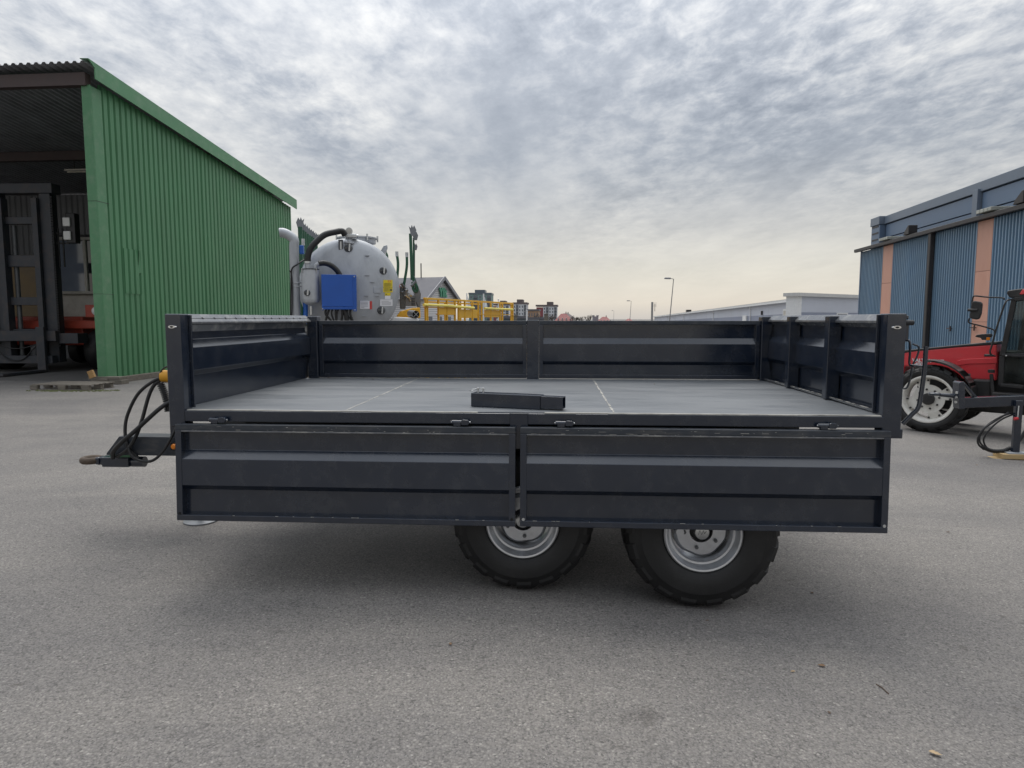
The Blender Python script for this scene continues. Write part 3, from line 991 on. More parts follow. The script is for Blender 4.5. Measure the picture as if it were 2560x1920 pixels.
    d.prism(nose, -1.24, -1.08, Matrix.Rotation(PI / 2, 4, 'X'))
    d.build('drawbar', 'trailer_paint_worn', T, bevel=0.006)
    MB().beam((0.9, 1.16, 0.66), (1.6, 1.16, 0.90), 0.16, 0.15).build('drawbar_riser', 'trailer_paint', T)
    x0 = tl(272, 1150, 1.16).x
    MB().box((x0 - 0.02, 1.10, 0.500), (x0 + 0.20, 1.22, 0.577)).build('coupling_plate', 'trailer_paint', T, bevel=0.006)
    MB().tube([(x0 + 0.17, 1.16, 0.535), (x0 + 0.30, 1.16, 0.535)], 0.042, 20).build('coupling_nut', 'trailer_paint', T, smooth=40)
    nk = MB()
    secs = [(x0 - 0.01, 0.045, 0.036), (x0 - 0.05, 0.042, 0.033), (x0 - 0.09, 0.050, 0.026)]
    for (xa, wa, ha), (xb, wb, hb) in zip(secs, secs[1:]):
        nk.add([(xa, 1.16 - wa, 0.54 - ha), (xa, 1.16 + wa, 0.54 - ha), (xa, 1.16 + wa, 0.54 + ha), (xa, 1.16 - wa, 0.54 + ha),
                (xb, 1.16 - wb, 0.545 - hb), (xb, 1.16 + wb, 0.545 - hb), (xb, 1.16 + wb, 0.545 + hb), (xb, 1.16 - wb, 0.545 + hb)],
               [(0, 1, 2, 3), (7, 6, 5, 4), (0, 4, 5, 1), (1, 5, 6, 2), (2, 6, 7, 3), (3, 7, 4, 0)])
    nk.build('eye_neck', 'trailer_paint', T, bevel=0.012, seg=3)
    ey = MB()
    n1, n2 = 36, 14
    vs, fs = [], []
    for i in range(n1):
        a = 2 * PI * i / n1
        for j in range(n2):
            b = 2 * PI * j / n2
            rr = 0.062 + 0.024 * math.cos(b)
            vs.append((x0 - 0.143 + rr * math.cos(a), 1.16 + rr * math.sin(a), 0.545 + 0.027 * math.sin(b)))
    for i in range(n1):
        for j in range(n2):
            fs.append((i * n2 + j, ((i + 1) % n1) * n2 + j, ((i + 1) % n1) * n2 + (j + 1) % n2, i * n2 + (j + 1) % n2))
    ey.add(vs, fs)
    ey.build('towing_eye', 'rust', T, smooth=60, label='rusty ring at the end of the drawbar')
    # jack
    j = to_local(gp(503, 1303))
    j.x += 0.0
    MB().lathe([(0.135, 0.0), (0.135, 0.010), (0.06, 0.026), (0.03, 0.03)], 32, TR(j.x, j.y, 0.001)).build('jack_foot', 'boom_grey', T, smooth=30)
    MB().tube([(j.x, j.y, 0.02), (j.x, j.y, 0.40)], 0.03, 14).build('jack_leg', 'zinc', T, smooth=40)
    MB().tube([(j.x, j.y, 0.36), (j.x, j.y, 0.80)], 0.042, 16).build('jack_tube', 'trailer_paint', T, smooth=40)
    MB().beam((j.x, j.y, 0.66), (j.x + 0.0, 1.23, 0.66), 0.06, 0.08).build('jack_bracket', 'trailer_paint', T)
    # hoses and cables on the drawbar, photo points read on planes near the centre line
    def hose(pts, r, name='hydraulic_hose', m='hose_rubber', v0=1.12):
        P = [tl(x, y, v0 + dv) for x, y, dv in pts]
        return MB().tube(curve(P, 8), r, 10).build(name, m, T, smooth=60)
    hose([(415, 942, 0.0), (385, 952, 0), (345, 985, 0), (318, 1040, -0.02), (313, 1085, -0.04), (322, 1120, -0.06), (345, 1145, -0.05)], 0.013)
    hose([(413, 945, 0.02), (388, 960, 0), (372, 990, -0.02), (355, 1050, -0.05), (338, 1095, -0.08), (318, 1125, -0.09), (292, 1142, -0.06)], 0.014)
    hose([(424, 1005, -0.04), (395, 1025, -0.08), (340, 1075, -0.12), (305, 1105, -0.13), (284, 1128, -0.10), (282, 1145, -0.06)], 0.017)
    hose([(320, 1118, -0.1), (330, 1140, -0.11), (352, 1152, -0.1), (380, 1152, -0.1), (405, 1132, -0.1), (425, 1100, -0.08), (440, 1070, -0.05)], 0.011)
    hose([(418, 916, 0.0), (405, 925, 0), (397, 945, 0), (399, 962, 0)], 0.006, 'cable')
    P0, P1 = tl(400, 957, 1.10), tl(421, 1028, 1.10)
    coil = []
    for i in range(15 * 12 + 1):
        t = i / (15 * 12)
        a = 2 * PI * i / 12
        c = P0.lerp(P1, t) + Vector((0.012 * math.sin(t * PI), 0, 0))
        coil.append(c + Vector((0.024 * math.cos(a), 0.024 * math.sin(a), 0.004 * math.cos(a))))
    MB().tube(coil, 0.0055, 6).build('coiled_cable', 'hose_rubber', T, smooth=60)
    c = tl(412, 941, 1.15)
    MB().lathe([(0.026, -0.06), (0.046, -0.055), (0.050, -0.02), (0.050, 0.02), (0.046, 0.04), (0.03, 0.05), (0.001, 0.052)], 24,
               TR(c.x + 0.02, c.y, c.z) @ Matrix.Rotation(-PI / 2, 4, 'Y')).build('hose_stand_cap', 'yellow_cap', T, smooth=40)
    MB().box((c.x + 0.05, 1.10, 0.74), (c.x + 0.12, 1.20, c.z + 0.08)).build('hose_stand', 'trailer_paint', T, bevel=0.006)
    c = tl(436, 1116, 1.06)
    MB().lathe([(0.022, 0.0), (0.022, 0.014), (0.016, 0.022), (0.001, 0.024)], 18, TR(c.x, c.y, c.z) @ AXY).build('side_marker_lamp', 'amber_lens', T, smooth=40)
    MB().box((c.x - 0.03, c.y, c.z - 0.03), (c.x + 0.03, 1.081, c.z + 0.03)).build('lamp_base', 'chassis_black', T)
    # tailgate latch gear behind the rear corner
    def lp(x, y, v):
        return tl(x, y, v)
    def bar(pts, r, name, m='trailer_paint', n=6):
        return MB().tube(curve([lp(*p) for p in pts], n), r, 12).build(name, m, T, smooth=50)
    bar([(2315, 866, 0.04), (2311, 925, 0.04), (2302, 990, 0.04), (2295, 1020, 0.04), (2280, 1036, 0.05), (2256, 1060, 0.06)], 0.0125, 'latch_lever')
    bar([(2262, 851, 0.12), (2274, 854, 0.10), (2275, 880, 0.10), (2274, 910, 0.10), (2285, 914, 0.08), (2315, 917, 0.05)], 0.0065, 'latch_link')
    bar([(2282, 860, 0.14), (2297, 868, 0.14), (2293, 890, 0.14), (2281, 915, 0.14), (2276, 945, 0.14), (2268, 968, 0.14), (2259, 972, 0.14)], 0.0055, 'latch_rod')
    q = lp(2276, 820, 0.12)
    b = MB()
    b.box((TL + 0.004, 0.05, 1.55), (TL + 0.040, 0.10, 1.66)).box((TL + 0.002, 0.045, 1.635), (TL + 0.046, 0.105, 1.665)).box((TL, 0.05, 1.668), (TL + 0.036, 0.12, 1.690))
    b.build('latch_bracket', 'trailer_paint', T, bevel=0.005)
    MB().tube([(TL - 0.002, 0.03, 1.648), (TL + 0.05, 0.03, 1.648)], 0.015, 12).build('latch_roller', 'chassis_black', T, smooth=40)
    for k in range(2):
        MB().box((TL + 0.0, TW - 0.08 + k * 0.06, 1.1), (TL + 0.03, TW - 0.05 + k * 0.06, 1.6)).build('hinge_strap', 'trailer_paint', T)
    # row of small bolts on the chassis seen through the gap at the right
    MB().box((3.98, 0.5, 1.02), (4.22, 0.62, 1.042)).build('lamp_carrier', 'chassis_black', T)
make_trailer()

# ------------------------------------------------------------------ tube left on the bed
def make_tube():
    p0, p1 = Vector((-0.262, 4.285)), Vector((0.175, 4.125))
    ang = math.atan2(p1.y - p0.y, p1.x - p0.x)
    o = thing('telescopic_tube', 'dark square telescopic steel tube lying on the trailer bed', 'tube', (p0.x, p0.y, ZF + 0.0005), ang)
    s, w = 0.088, 0.004

    def sq(x0, x1, z0, hs, name, wall, bev):
        m = MB()
        y0, y1 = -hs / 2 + 0.045, hs / 2 + 0.045
        m.box((x0, y0, z0), (x1, y0 + wall, z0 + hs)).box((x0, y1 - wall, z0), (x1, y1, z0 + hs))
        m.box((x0, y0 + wall, z0), (x1, y1 - wall, z0 + wall)).box((x0, y0 + wall, z0 + hs - wall), (x1, y1 - wall, z0 + hs))
        return m.build(name, 'trailer_paint', o, bevel=bev)
    m = MB()
    m.box((0, 0.001, 0), (0.46, 0.089, s))
    m.build('outer_tube', 'trailer_paint', o, bevel=0.005, seg=3)
    sq(0.462, 0.600, 0.008, 0.074, 'inner_tube', 0.005, 0.001)
    MB().box((0.463, 0.02, 0.02), (0.50, 0.07, 0.07)).build('tube_void', 'dark_hole', o)
    for x in (0.03, 0.066):
        MB().lathe([(0.006, 0.0), (0.006, 0.02), (0.009, 0.021), (0.009, 0.028), (0.001, 0.030)], 14, TR(x, 0.05, s)).build('pin_head', 'zinc', o, smooth=40)
    ring = [(0.03 + 0.0, 0.05, s + 0.022), (-0.005, 0.035, s + 0.018), (-0.022, 0.04, s + 0.008), (-0.018, 0.06, s + 0.006), (0.0, 0.065, s + 0.012), (0.03, 0.06, s + 0.022), (0.066, 0.056, s + 0.027)]
    MB().tube(curve(ring, 6), 0.0022, 8).build('spring_clip', 'zinc', o, smooth=60)
make_tube()

# ------------------------------------------------------------------ corrugated sheets
def corrugated(x0, x1, zb, zt, pitch, depth, top=0.35, slope=0.18, back=0.03, round_=False):
    """closed mesh, ribs vertical, face towards -Y at y=0..depth; zt may be a function of x"""
    xs = []
    k0 = math.floor(x0 / pitch)
    x = k0 * pitch
    pts = []
    while x < x1 + pitch:
        if round_:
            for q in range(6):
                pts.append((x + pitch * q / 6, depth * (0.5 - 0.5 * math.cos(2 * PI * q / 6))))
        else:
            pts += [(x, 0.0), (x + pitch * top, 0.0), (x + pitch * (top + slope), depth), (x + pitch * (1 - slope), depth)]
        x += pitch
    out = []
    for (a, ya), (b, yb) in zip(pts, pts[1:]):
        if b < x0 or a > x1:
            continue
        for (p, q) in ((a, ya), (b, yb)):
            if p < x0:
                q = ya + (yb - ya) * (x0 - a) / (b - a); p = x0
            if p > x1:
                q = ya + (yb - ya) * (x1 - a) / (b - a); p = x1
            if not out or p > out[-1][0] + 1e-6:
                out.append((p, q))
    f = zt if callable(zt) else (lambda x: zt)
    g = zb if callable(zb) else (lambda x: zb)
    n = len(out)
    vs = [(p, q, g(p)) for p, q in out] + [(p, q, f(p)) for p, q in out] + \
         [(p, depth + back, g(p)) for p, q in out] + [(p, depth + back, f(p)) for p, q in out]
    fs = []
    for i in range(n - 1):
        fs += [(i, i + 1, n + i + 1, n + i), (2 * n + i + 1, 2 * n + i, 3 * n + i, 3 * n + i + 1),
               (n + i, n + i + 1, 3 * n + i + 1, 3 * n + i), (i + 1, i, 2 * n + i, 2 * n + i + 1)]
    fs += [(0, n, 3 * n, 2 * n), (n - 1, 3 * n - 1, 4 * n - 1, 2 * n - 1)]
    return MB().add(vs, fs)

# ------------------------------------------------------------------ green shed
SHX, SHY, SHR = -10.47, 17.5, -0.088

def make_shed():
    S = thing('green_shed', 'tall green corrugated steel shed with open front and sloping roof', 'shed', (SHX, SHY, 0), SHR)
    LEN, WID, RS = 12.05, 16.0, 0.100
    ZR = 7.93

    def zr(y):
        return ZR - RS * (y + 0.3)
    # side wall: sheets face +X; local board X runs along depth
    rot = (0, 0, PI / 2)
    wall = lambda y: zr(y) - 0.30
    w = 1.15
    y = 0.36
    i = 0
    rnd = random.Random(2)
    while y < LEN - 0.01:
        y1 = min(y + w, LEN)
        m = corrugated(y, y1 - 0.004, lambda q: 0.13 - 0.006 * q + 0.01 * math.sin(q * 5), wall, 0.23, 0.045, top=0.58, slope=0.10)
        o = m.build('wall_sheet', 'shed_green', S)
        o.rotation_euler = rot
        o.location = (rnd.uniform(-0.004, 0.004), 0, 0)
        y = y1
        i += 1
    # corner flashing
    c = MB()
    c.box((-0.22, -0.03, 0.10), (0.022, 0.0, 7.45)).box((0.0, 0.0, 0.10), (0.022, 0.37, 7.43))
    c.build('corner_flashing', 'shed_green_trim', S, bevel=0.01)
    MB().box((-0.222, -0.0325, 4.62), (0.0245, 0.44, 4.632)).build('flashing_joint', 'gutter_dark', S)
    MB().box((-0.222, -0.0325, 2.30), (0.0245, 0.44, 2.308)).build('flashing_joint', 'gutter_dark', S)
    # repaired patch with curled edge
    pm = corrugated(0.92, 1.61, 2.35, 3.55, 0.23, 0.045, top=0.58, slope=0.1, back=0.0)
    o = pm.build('patch_sheet', 'shed_green', S)
    o.rotation_euler = (0.006, 0, PI / 2)
    o.location = (0.010, 0, 0)
    MB().add([(0.012, 1.50, 2.9), (0.035, 1.60, 2.95), (0.018, 1.62, 3.56), (0.075, 1.50, 3.58), (0.005, 1.52, 3.0)], [(0, 1, 2), (0, 2, 3), (4, 3, 2), (4, 2, 1), (0, 3, 4)]).build('torn_edge', 'shed_green_trim', S)
    # roof, ribs run down the slope
    r = MB()
    pitch, dep = 0.20, 0.05
    x = 0.18
    sheets = 0
    prof = []
    while x > -WID:
        prof += [(x, 0), (x - pitch * 0.3, 0), (x - pitch * 0.5, dep), (x - pitch * 0.8, dep)]
        x -= pitch
    ya, yb = -0.30, LEN + 0.10
    for seg in range(0, len(prof) - 1, 20):
        pp = prof[seg:seg + 21]
        n = len(pp)
        vs = [(p, ya, zr(ya) - 0.06 + q) for p, q in pp] + [(p, yb, zr(yb) - 0.06 + q) for p, q in pp] + \
             [(p, ya, zr(ya) - 0.066 + q) for p, q in pp] + [(p, yb, zr(yb) - 0.066 + q) for p, q in pp]
        fs = [(i, i + 1, n + i + 1, n + i) for i in range(n - 1)] + [(2 * n + i + 1, 2 * n + i, 3 * n + i, 3 * n + i + 1) for i in range(n - 1)]
        fs += [(i + 1, i, 2 * n + i, 2 * n + i + 1) for i in range(n - 1)] + [(n + i, n + i + 1, 3 * n + i + 1, 3 * n + i) for i in range(n - 1)]
        MB().add(vs, fs).build('roof_sheet', 'roof_sheet', S)
    # verge board along the roof edge
    f = MB()
    f.add([(0.20, -0.1, zr(-0.1) - 0.36), (0.20, yb + 0.02, zr(yb) - 0.36), (0.20, yb + 0.02, zr(yb) + 0.02), (0.20, -0.32, zr(-0.32) + 0.02), (0.20, -0.1, zr(-0.1) - 0.10),
           (0.225, -0.1, zr(-0.1) - 0.36), (0.225, yb + 0.02, zr(yb) - 0.36), (0.225, yb + 0.02, zr(yb) + 0.02), (0.225, -0.32, zr(-0.32) + 0.02), (0.225, -0.1, zr(-0.1) - 0.10)],
          [(0, 1, 2, 4), (2, 3, 4), (9, 7, 6, 5), (9, 8, 7), (0, 5, 6, 1), (1, 6, 7, 2), (2, 7, 8, 3), (3, 8, 9, 4), (4, 9, 5, 0)])
    f.build('verge_board', 'shed_green_trim', S)
    MB().add([(0.226, -0.32, zr(-0.32) + 0.02), (0.226, yb, zr(yb) + 0.02), (0.0, yb, zr(yb) + 0.03), (0.0, -0.32, zr(-0.32) + 0.03),
              (0.226, -0.32, zr(-0.32) + 0.03), (0.226, yb, zr(yb) + 0.03), (0.0, yb, zr(yb) + 0.04), (0.0, -0.32, zr(-0.32) + 0.04)],
             [(0, 1, 2, 3), (7, 6, 5, 4), (0, 4, 5, 1), (1, 5, 6, 2), (2, 6, 7, 3), (3, 7, 4, 0)]).build('verge_cap', 'shed_green_trim', S)
    MB().box((-0.10, 0.1, 0), (-0.02, LEN, 0.1)).build('wall_sole', 'old_wood', S)
    # steel frame
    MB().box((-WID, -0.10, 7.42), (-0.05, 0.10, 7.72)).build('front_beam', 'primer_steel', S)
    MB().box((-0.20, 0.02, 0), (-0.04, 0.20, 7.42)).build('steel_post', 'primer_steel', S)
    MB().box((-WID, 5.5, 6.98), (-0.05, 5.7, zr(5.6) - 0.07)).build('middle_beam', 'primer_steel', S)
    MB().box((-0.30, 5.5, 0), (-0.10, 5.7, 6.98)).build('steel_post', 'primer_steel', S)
    # back wall with a slot of daylight under the roof
    yb2 = 10.4
    zt = zr(yb2) - 0.10
    x = -WID
    while x < -0.1:
        x1 = min(x + 1.0, -0.05)
        slot = -5.9 < (x + x1) / 2 < -4.6
        m = corrugated(x, x1 - 0.004, 0.0, 6.36 if slot else zt, 0.25, 0.05)
        o = m.build('back_sheet', 'grey_sheet', S)
        o.location = (0, yb2, 0)
        x = x1
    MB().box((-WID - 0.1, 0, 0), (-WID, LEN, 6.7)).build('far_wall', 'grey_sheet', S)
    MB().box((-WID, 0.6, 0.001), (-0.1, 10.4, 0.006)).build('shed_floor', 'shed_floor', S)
    # strip lamps
    for (x, y, z) in ((-4.6, 6.0, 6.72), (-9.5, 6.0, 6.72)):
        l = MB().box((x - 0.8, y - 0.09, z), (x + 0.8, y + 0.09, z + 0.05)).build('strip_lamp', 'cab_white', S)
        MB().tube([(x - 0.75, y, z - 0.03), (x + 0.75, y, z - 0.03)], 0.019, 10).build('lamp_tube', 'tube_lamp', l)
        MB().box((x - 0.5, y - 0.01, z + 0.05), (x - 0.48, y + 0.01, zr(y) - 0.07)).build('lamp_hanger', 'gutter_dark', l)
    # timber kerb under the wall
    y = -0.25
    for k in range(5):
        MB().box((-0.06, y, 0.0), (0.16, y + 2.48, 0.145 - 0.01 * k)).build('kerb_timber', 'old_wood', S, bevel=0.01)
        y += 2.5
    return S
make_shed()

def make_pallet():
    p = gp(150, 978)
    o = thing('wooden_pallet', 'weathered grey wooden pallet lying flat beside the green shed corner', 'pallet', (p.x, p.y + 0.55, 0), -0.12)
    bx = None
    for k in range(5):
        y = -0.40 + k * 0.175
        MB().box((-0.78, y, 0.118), (0.72, y + 0.12, 0.140)).build('deck_board', 'old_wood', o, bevel=0.003)
    for x in (-0.72, 0.0, 0.60):
        for y in (-0.38, 0.02, 0.36):
            MB().box((x - 0.09, y - 0.05, 0.022), (x + 0.09, y + 0.05, 0.118)).build('block', 'old_wood', o, bevel=0.003)
    for y in (-0.38, 0.02, 0.36):
        MB().box((-0.78, y - 0.05, 0.002), (0.72, y + 0.05, 0.022)).build('base_board', 'old_wood', o)
    # moss on the asphalt in front
    m = MB()
    rnd = random.Random(4)
    for k in range(260):
        a, r = rnd.uniform(0, 2 * PI), rnd.random() ** 0.6
        c = Vector((p.x + 0.25 + math.cos(a) * r * 1.1, p.y + 0.08 + math.sin(a) * r * 0.22, 0))
        s = rnd.uniform(0.012, 0.04)
        m.add([c + Vector((s, 0, 0)), c + Vector((0, s, 0)), c + Vector((-s, 0, 0)), c + Vector((0, -s, 0)), c + Vector((0, 0, s * 0.7))],
              [(0, 1, 4), (1, 2, 4), (2, 3, 4), (3, 0, 4)])
    tag(m.build('moss', 'moss'), 'low green moss in front of the wooden pallet', 'moss', kind='stuff')
    # timber end block by the corner
    q = gp(262, 962)
    t = thing('timber_stack', 'short grey timber blocks stacked under the green shed corner', 'timber', (q.x, q.y + 0.4, 0), -0.1)
    MB().box((-0.42, -0.30, 0.0), (0.42, 0.0, 0.11)).build('timber', 'old_wood', t, bevel=0.008)
    MB().box((-0.50, -0.29, 0.112), (0.36, -0.02, 0.19)).build('timber', 'old_wood', t, bevel=0.008)
    q = at(226, 930, 17.2)
    c = MB()
    c.box((-0.07, -0.04, 0.0), (0.07, 0.04, 0.19), Matrix.Rotation(-0.35, 4, 'Y'))
    o2 = c.build('brown_block', 'brick_card', bevel=0.006)
    o2.location = (q.x + 0.12, 17.1, 0.19)
    tag(o2, 'small brown block leaning on the timber at the shed corner', 'block')
make_pallet()

# ------------------------------------------------------------------ forklift in the shed
def make_forklift():
    p = gp(70, 925)
    F = thing('forklift', 'large grey and red forklift truck with tall mast inside the green shed', 'forklift', (-15.35, 21.6, 0), -0.03)
    # local: X right, Y away from camera, mast plane at y=0; photo width about 12.6 mm per pixel here
    for s in (-1, 1):
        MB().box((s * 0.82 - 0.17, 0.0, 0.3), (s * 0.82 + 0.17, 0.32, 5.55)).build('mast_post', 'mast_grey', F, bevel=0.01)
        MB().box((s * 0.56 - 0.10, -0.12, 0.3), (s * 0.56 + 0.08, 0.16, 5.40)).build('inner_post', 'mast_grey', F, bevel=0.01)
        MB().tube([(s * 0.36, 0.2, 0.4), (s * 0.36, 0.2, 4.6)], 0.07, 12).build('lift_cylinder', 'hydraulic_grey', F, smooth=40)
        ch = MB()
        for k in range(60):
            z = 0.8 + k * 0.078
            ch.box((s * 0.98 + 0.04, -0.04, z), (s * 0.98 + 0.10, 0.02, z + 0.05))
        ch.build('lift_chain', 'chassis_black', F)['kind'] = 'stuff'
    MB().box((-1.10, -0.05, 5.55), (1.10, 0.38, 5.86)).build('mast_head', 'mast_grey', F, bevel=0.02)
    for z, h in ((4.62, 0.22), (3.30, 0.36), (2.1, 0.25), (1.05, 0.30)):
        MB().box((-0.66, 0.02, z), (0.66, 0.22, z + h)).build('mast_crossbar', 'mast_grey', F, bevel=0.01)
    # carriage and fork frame
    MB().box((-1.75, -0.35, 0.98), (1.15, -0.13, 1.30)).build('carriage_bar', 'mast_grey', F, bevel=0.01)
    MB().box((-1.75, -0.35, 0.28), (1.0, -0.13, 0.52)).build('carriage_bar', 'mast_grey', F, bevel=0.01)
    for x in (-1.65, 0.74):
        MB().box((x - 0.13, -0.48, 0.03), (x + 0.13, -0.36, 1.42)).build('fork_shank', 'mast_grey', F, bevel=0.01)
        MB().box((x - 0.13, -2.2, 0.03), (x + 0.13, -0.48, 0.10)).build('fork_tine', 'mast_grey', F, bevel=0.01)
    for pts in ([(-0.9, -0.37, 0.95), (-0.4, -0.38, 0.78), (0.1, -0.38, 0.76), (0.6, -0.37, 0.90)], [(-0.8, -0.37, 0.9), (-0.45, -0.38, 0.45), (0.05, -0.38, 0.40), (0.5, -0.37, 0.8)]):
        MB().tube(curve(pts, 6), 0.018, 8).build('carriage_hose', 'hose_rubber', F, smooth=60)
    MB().box((1.15, -0.2, 0.9), (1.75, 0.3, 1.22)).build('side_shift_box', 'mast_grey', F, bevel=0.01)
    # body, wheels
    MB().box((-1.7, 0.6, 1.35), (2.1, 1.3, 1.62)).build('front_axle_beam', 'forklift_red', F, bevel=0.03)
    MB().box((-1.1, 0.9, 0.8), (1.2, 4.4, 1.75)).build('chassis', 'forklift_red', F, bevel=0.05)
    for s in (-1, 1):
        for k in (0, 1):
            x = s * (1.52 + 0.0) + s * k * 0.42
            m = MB()
            m.lathe([(0.30, -0.19), (0.60, -0.20), (0.64, -0.14), (0.65, 0.0), (0.64, 0.14), (0.60, 0.20), (0.30, 0.19)], 40, TR(x + 0.22, 0.95, 0.66) @ Matrix.Rotation(PI / 2, 4, 'Y'))
            m.build('tyre', 'rubber', F, smooth=40)
    for s in (-1, 1):
        m = MB()
        m.lathe([(0.25, -0.16), (0.50, -0.17), (0.54, 0.0), (0.50, 0.17), (0.25, 0.16)], 32, TR(s * 1.0, 4.0, 0.55) @ Matrix.Rotation(PI / 2, 4, 'Y'))
        m.build('tyre', 'rubber', F, smooth=40)
    # headlamps on brackets
    for x in (-1.42, 1.92):
        h = MB().box((x - 0.32, 0.45, 1.72), (x + 0.20, 0.62, 2.12)).build('lamp_box', 'forklift_red', F, bevel=0.02)
        MB().lathe([(0.001, 0.035), (0.09, 0.03), (0.13, 0.0)], 24, TR(x + 0.02, 0.45, 1.92) @ AXY).build('headlamp', 'lamp_glass', h, smooth=50)
    # work lamp pair beside the mast
    h = MB().box((1.30, 0.2, 4.05), (1.60, 0.45, 4.98)).build('work_lamp_box', 'tractor_black', F, bevel=0.02)
    for z in (4.28, 4.70):
        MB().box((1.24, 0.14, z - 0.14), (1.48, 0.20, z + 0.14)).build('work_lamp', 'lamp_glass', h, bevel=0.04, seg=3)
    MB().beam((0.98, 0.2, 4.35), (1.34, 0.3, 4.35), 0.05, 0.05).build('lamp_arm', 'tractor_black', F)
    MB().beam((0.98, 0.2, 4.05), (1.34, 0.3, 4.05), 0.05, 0.05).build('lamp_arm', 'tractor_black', F)
    for x in (1.05, 1.2):
        MB().tube([(x, 0.2, 3.3), (x, 0.2, 4.5)], 0.025, 8).build('mast_hose', 'hose_rubber', F, smooth=50)
    # cab, offset to the right, seen between the mast posts
    C0 = (0.15, 1.7)
    fr = MB()
    A = [(-0.42, 2.55), (-0.10, 4.35), (2.02, 4.35), (1.98, 2.55)]
    def bar2(a, b, w=0.10):
        fr.beam((a[0], 1.6, a[1]), (b[0], 1.6, b[1]), 0.10, w, up=(0, 1, 0))
    bar2(A[0], A[1]); bar2(A[1], A[2], 0.14); bar2(A[2], A[3]); bar2(A[0], A[3], 0.12)
    fr.beam((0.95, 1.6, 2.55), (0.95, 1.6, 4.35), 0.10, 0.08, up=(0, 1, 0))
    fr.build('cab_frame', 'cab_white', F, bevel=0.015)
    MB().add([(-0.36, 1.62, 2.60), (0.90, 1.62, 2.60), (0.90, 1.62, 4.28), (-0.06, 1.62, 4.28)], [(0, 1, 2, 3)]).build('windscreen', 'glass_pale', F)
    MB().add([(1.0, 1.62, 2.60), (1.93, 1.62, 2.60), (1.96, 1.62, 4.28), (1.0, 1.62, 4.28)], [(0, 1, 2, 3)]).build('cab_window', 'glass_dark', F)
    MB().add([(1.15, 1.60, 2.66), (1.85, 1.60, 2.66), (1.88, 1.60, 3.9), (1.68, 1.60, 3.9)], [(0, 1, 2, 3)]).build('window_light_patch', 'glass_pale', F)  # pale patch over the dark window, painting in daylight seen through it
    MB().box((-0.42, 1.7, 1.6), (2.05, 3.3, 2.5)).build('cab_body', 'cab_white', F, bevel=0.05)
    MB().box((-0.15, 1.7, 4.40), (2.05, 3.3, 4.5)).build('cab_roof', 'tractor_black', F, bevel=0.03)
    MB().box((-0.2, 3.2, 2.5), (2.0, 3.3, 4.4)).build('cab_back', 'tractor_black', F)
    MB().box((-2.6, 2.4, 1.0), (-1.0, 4.0, 3.9)).build('counterweight_box', 'forklift_yellow', F, bevel=0.05)
make_forklift()

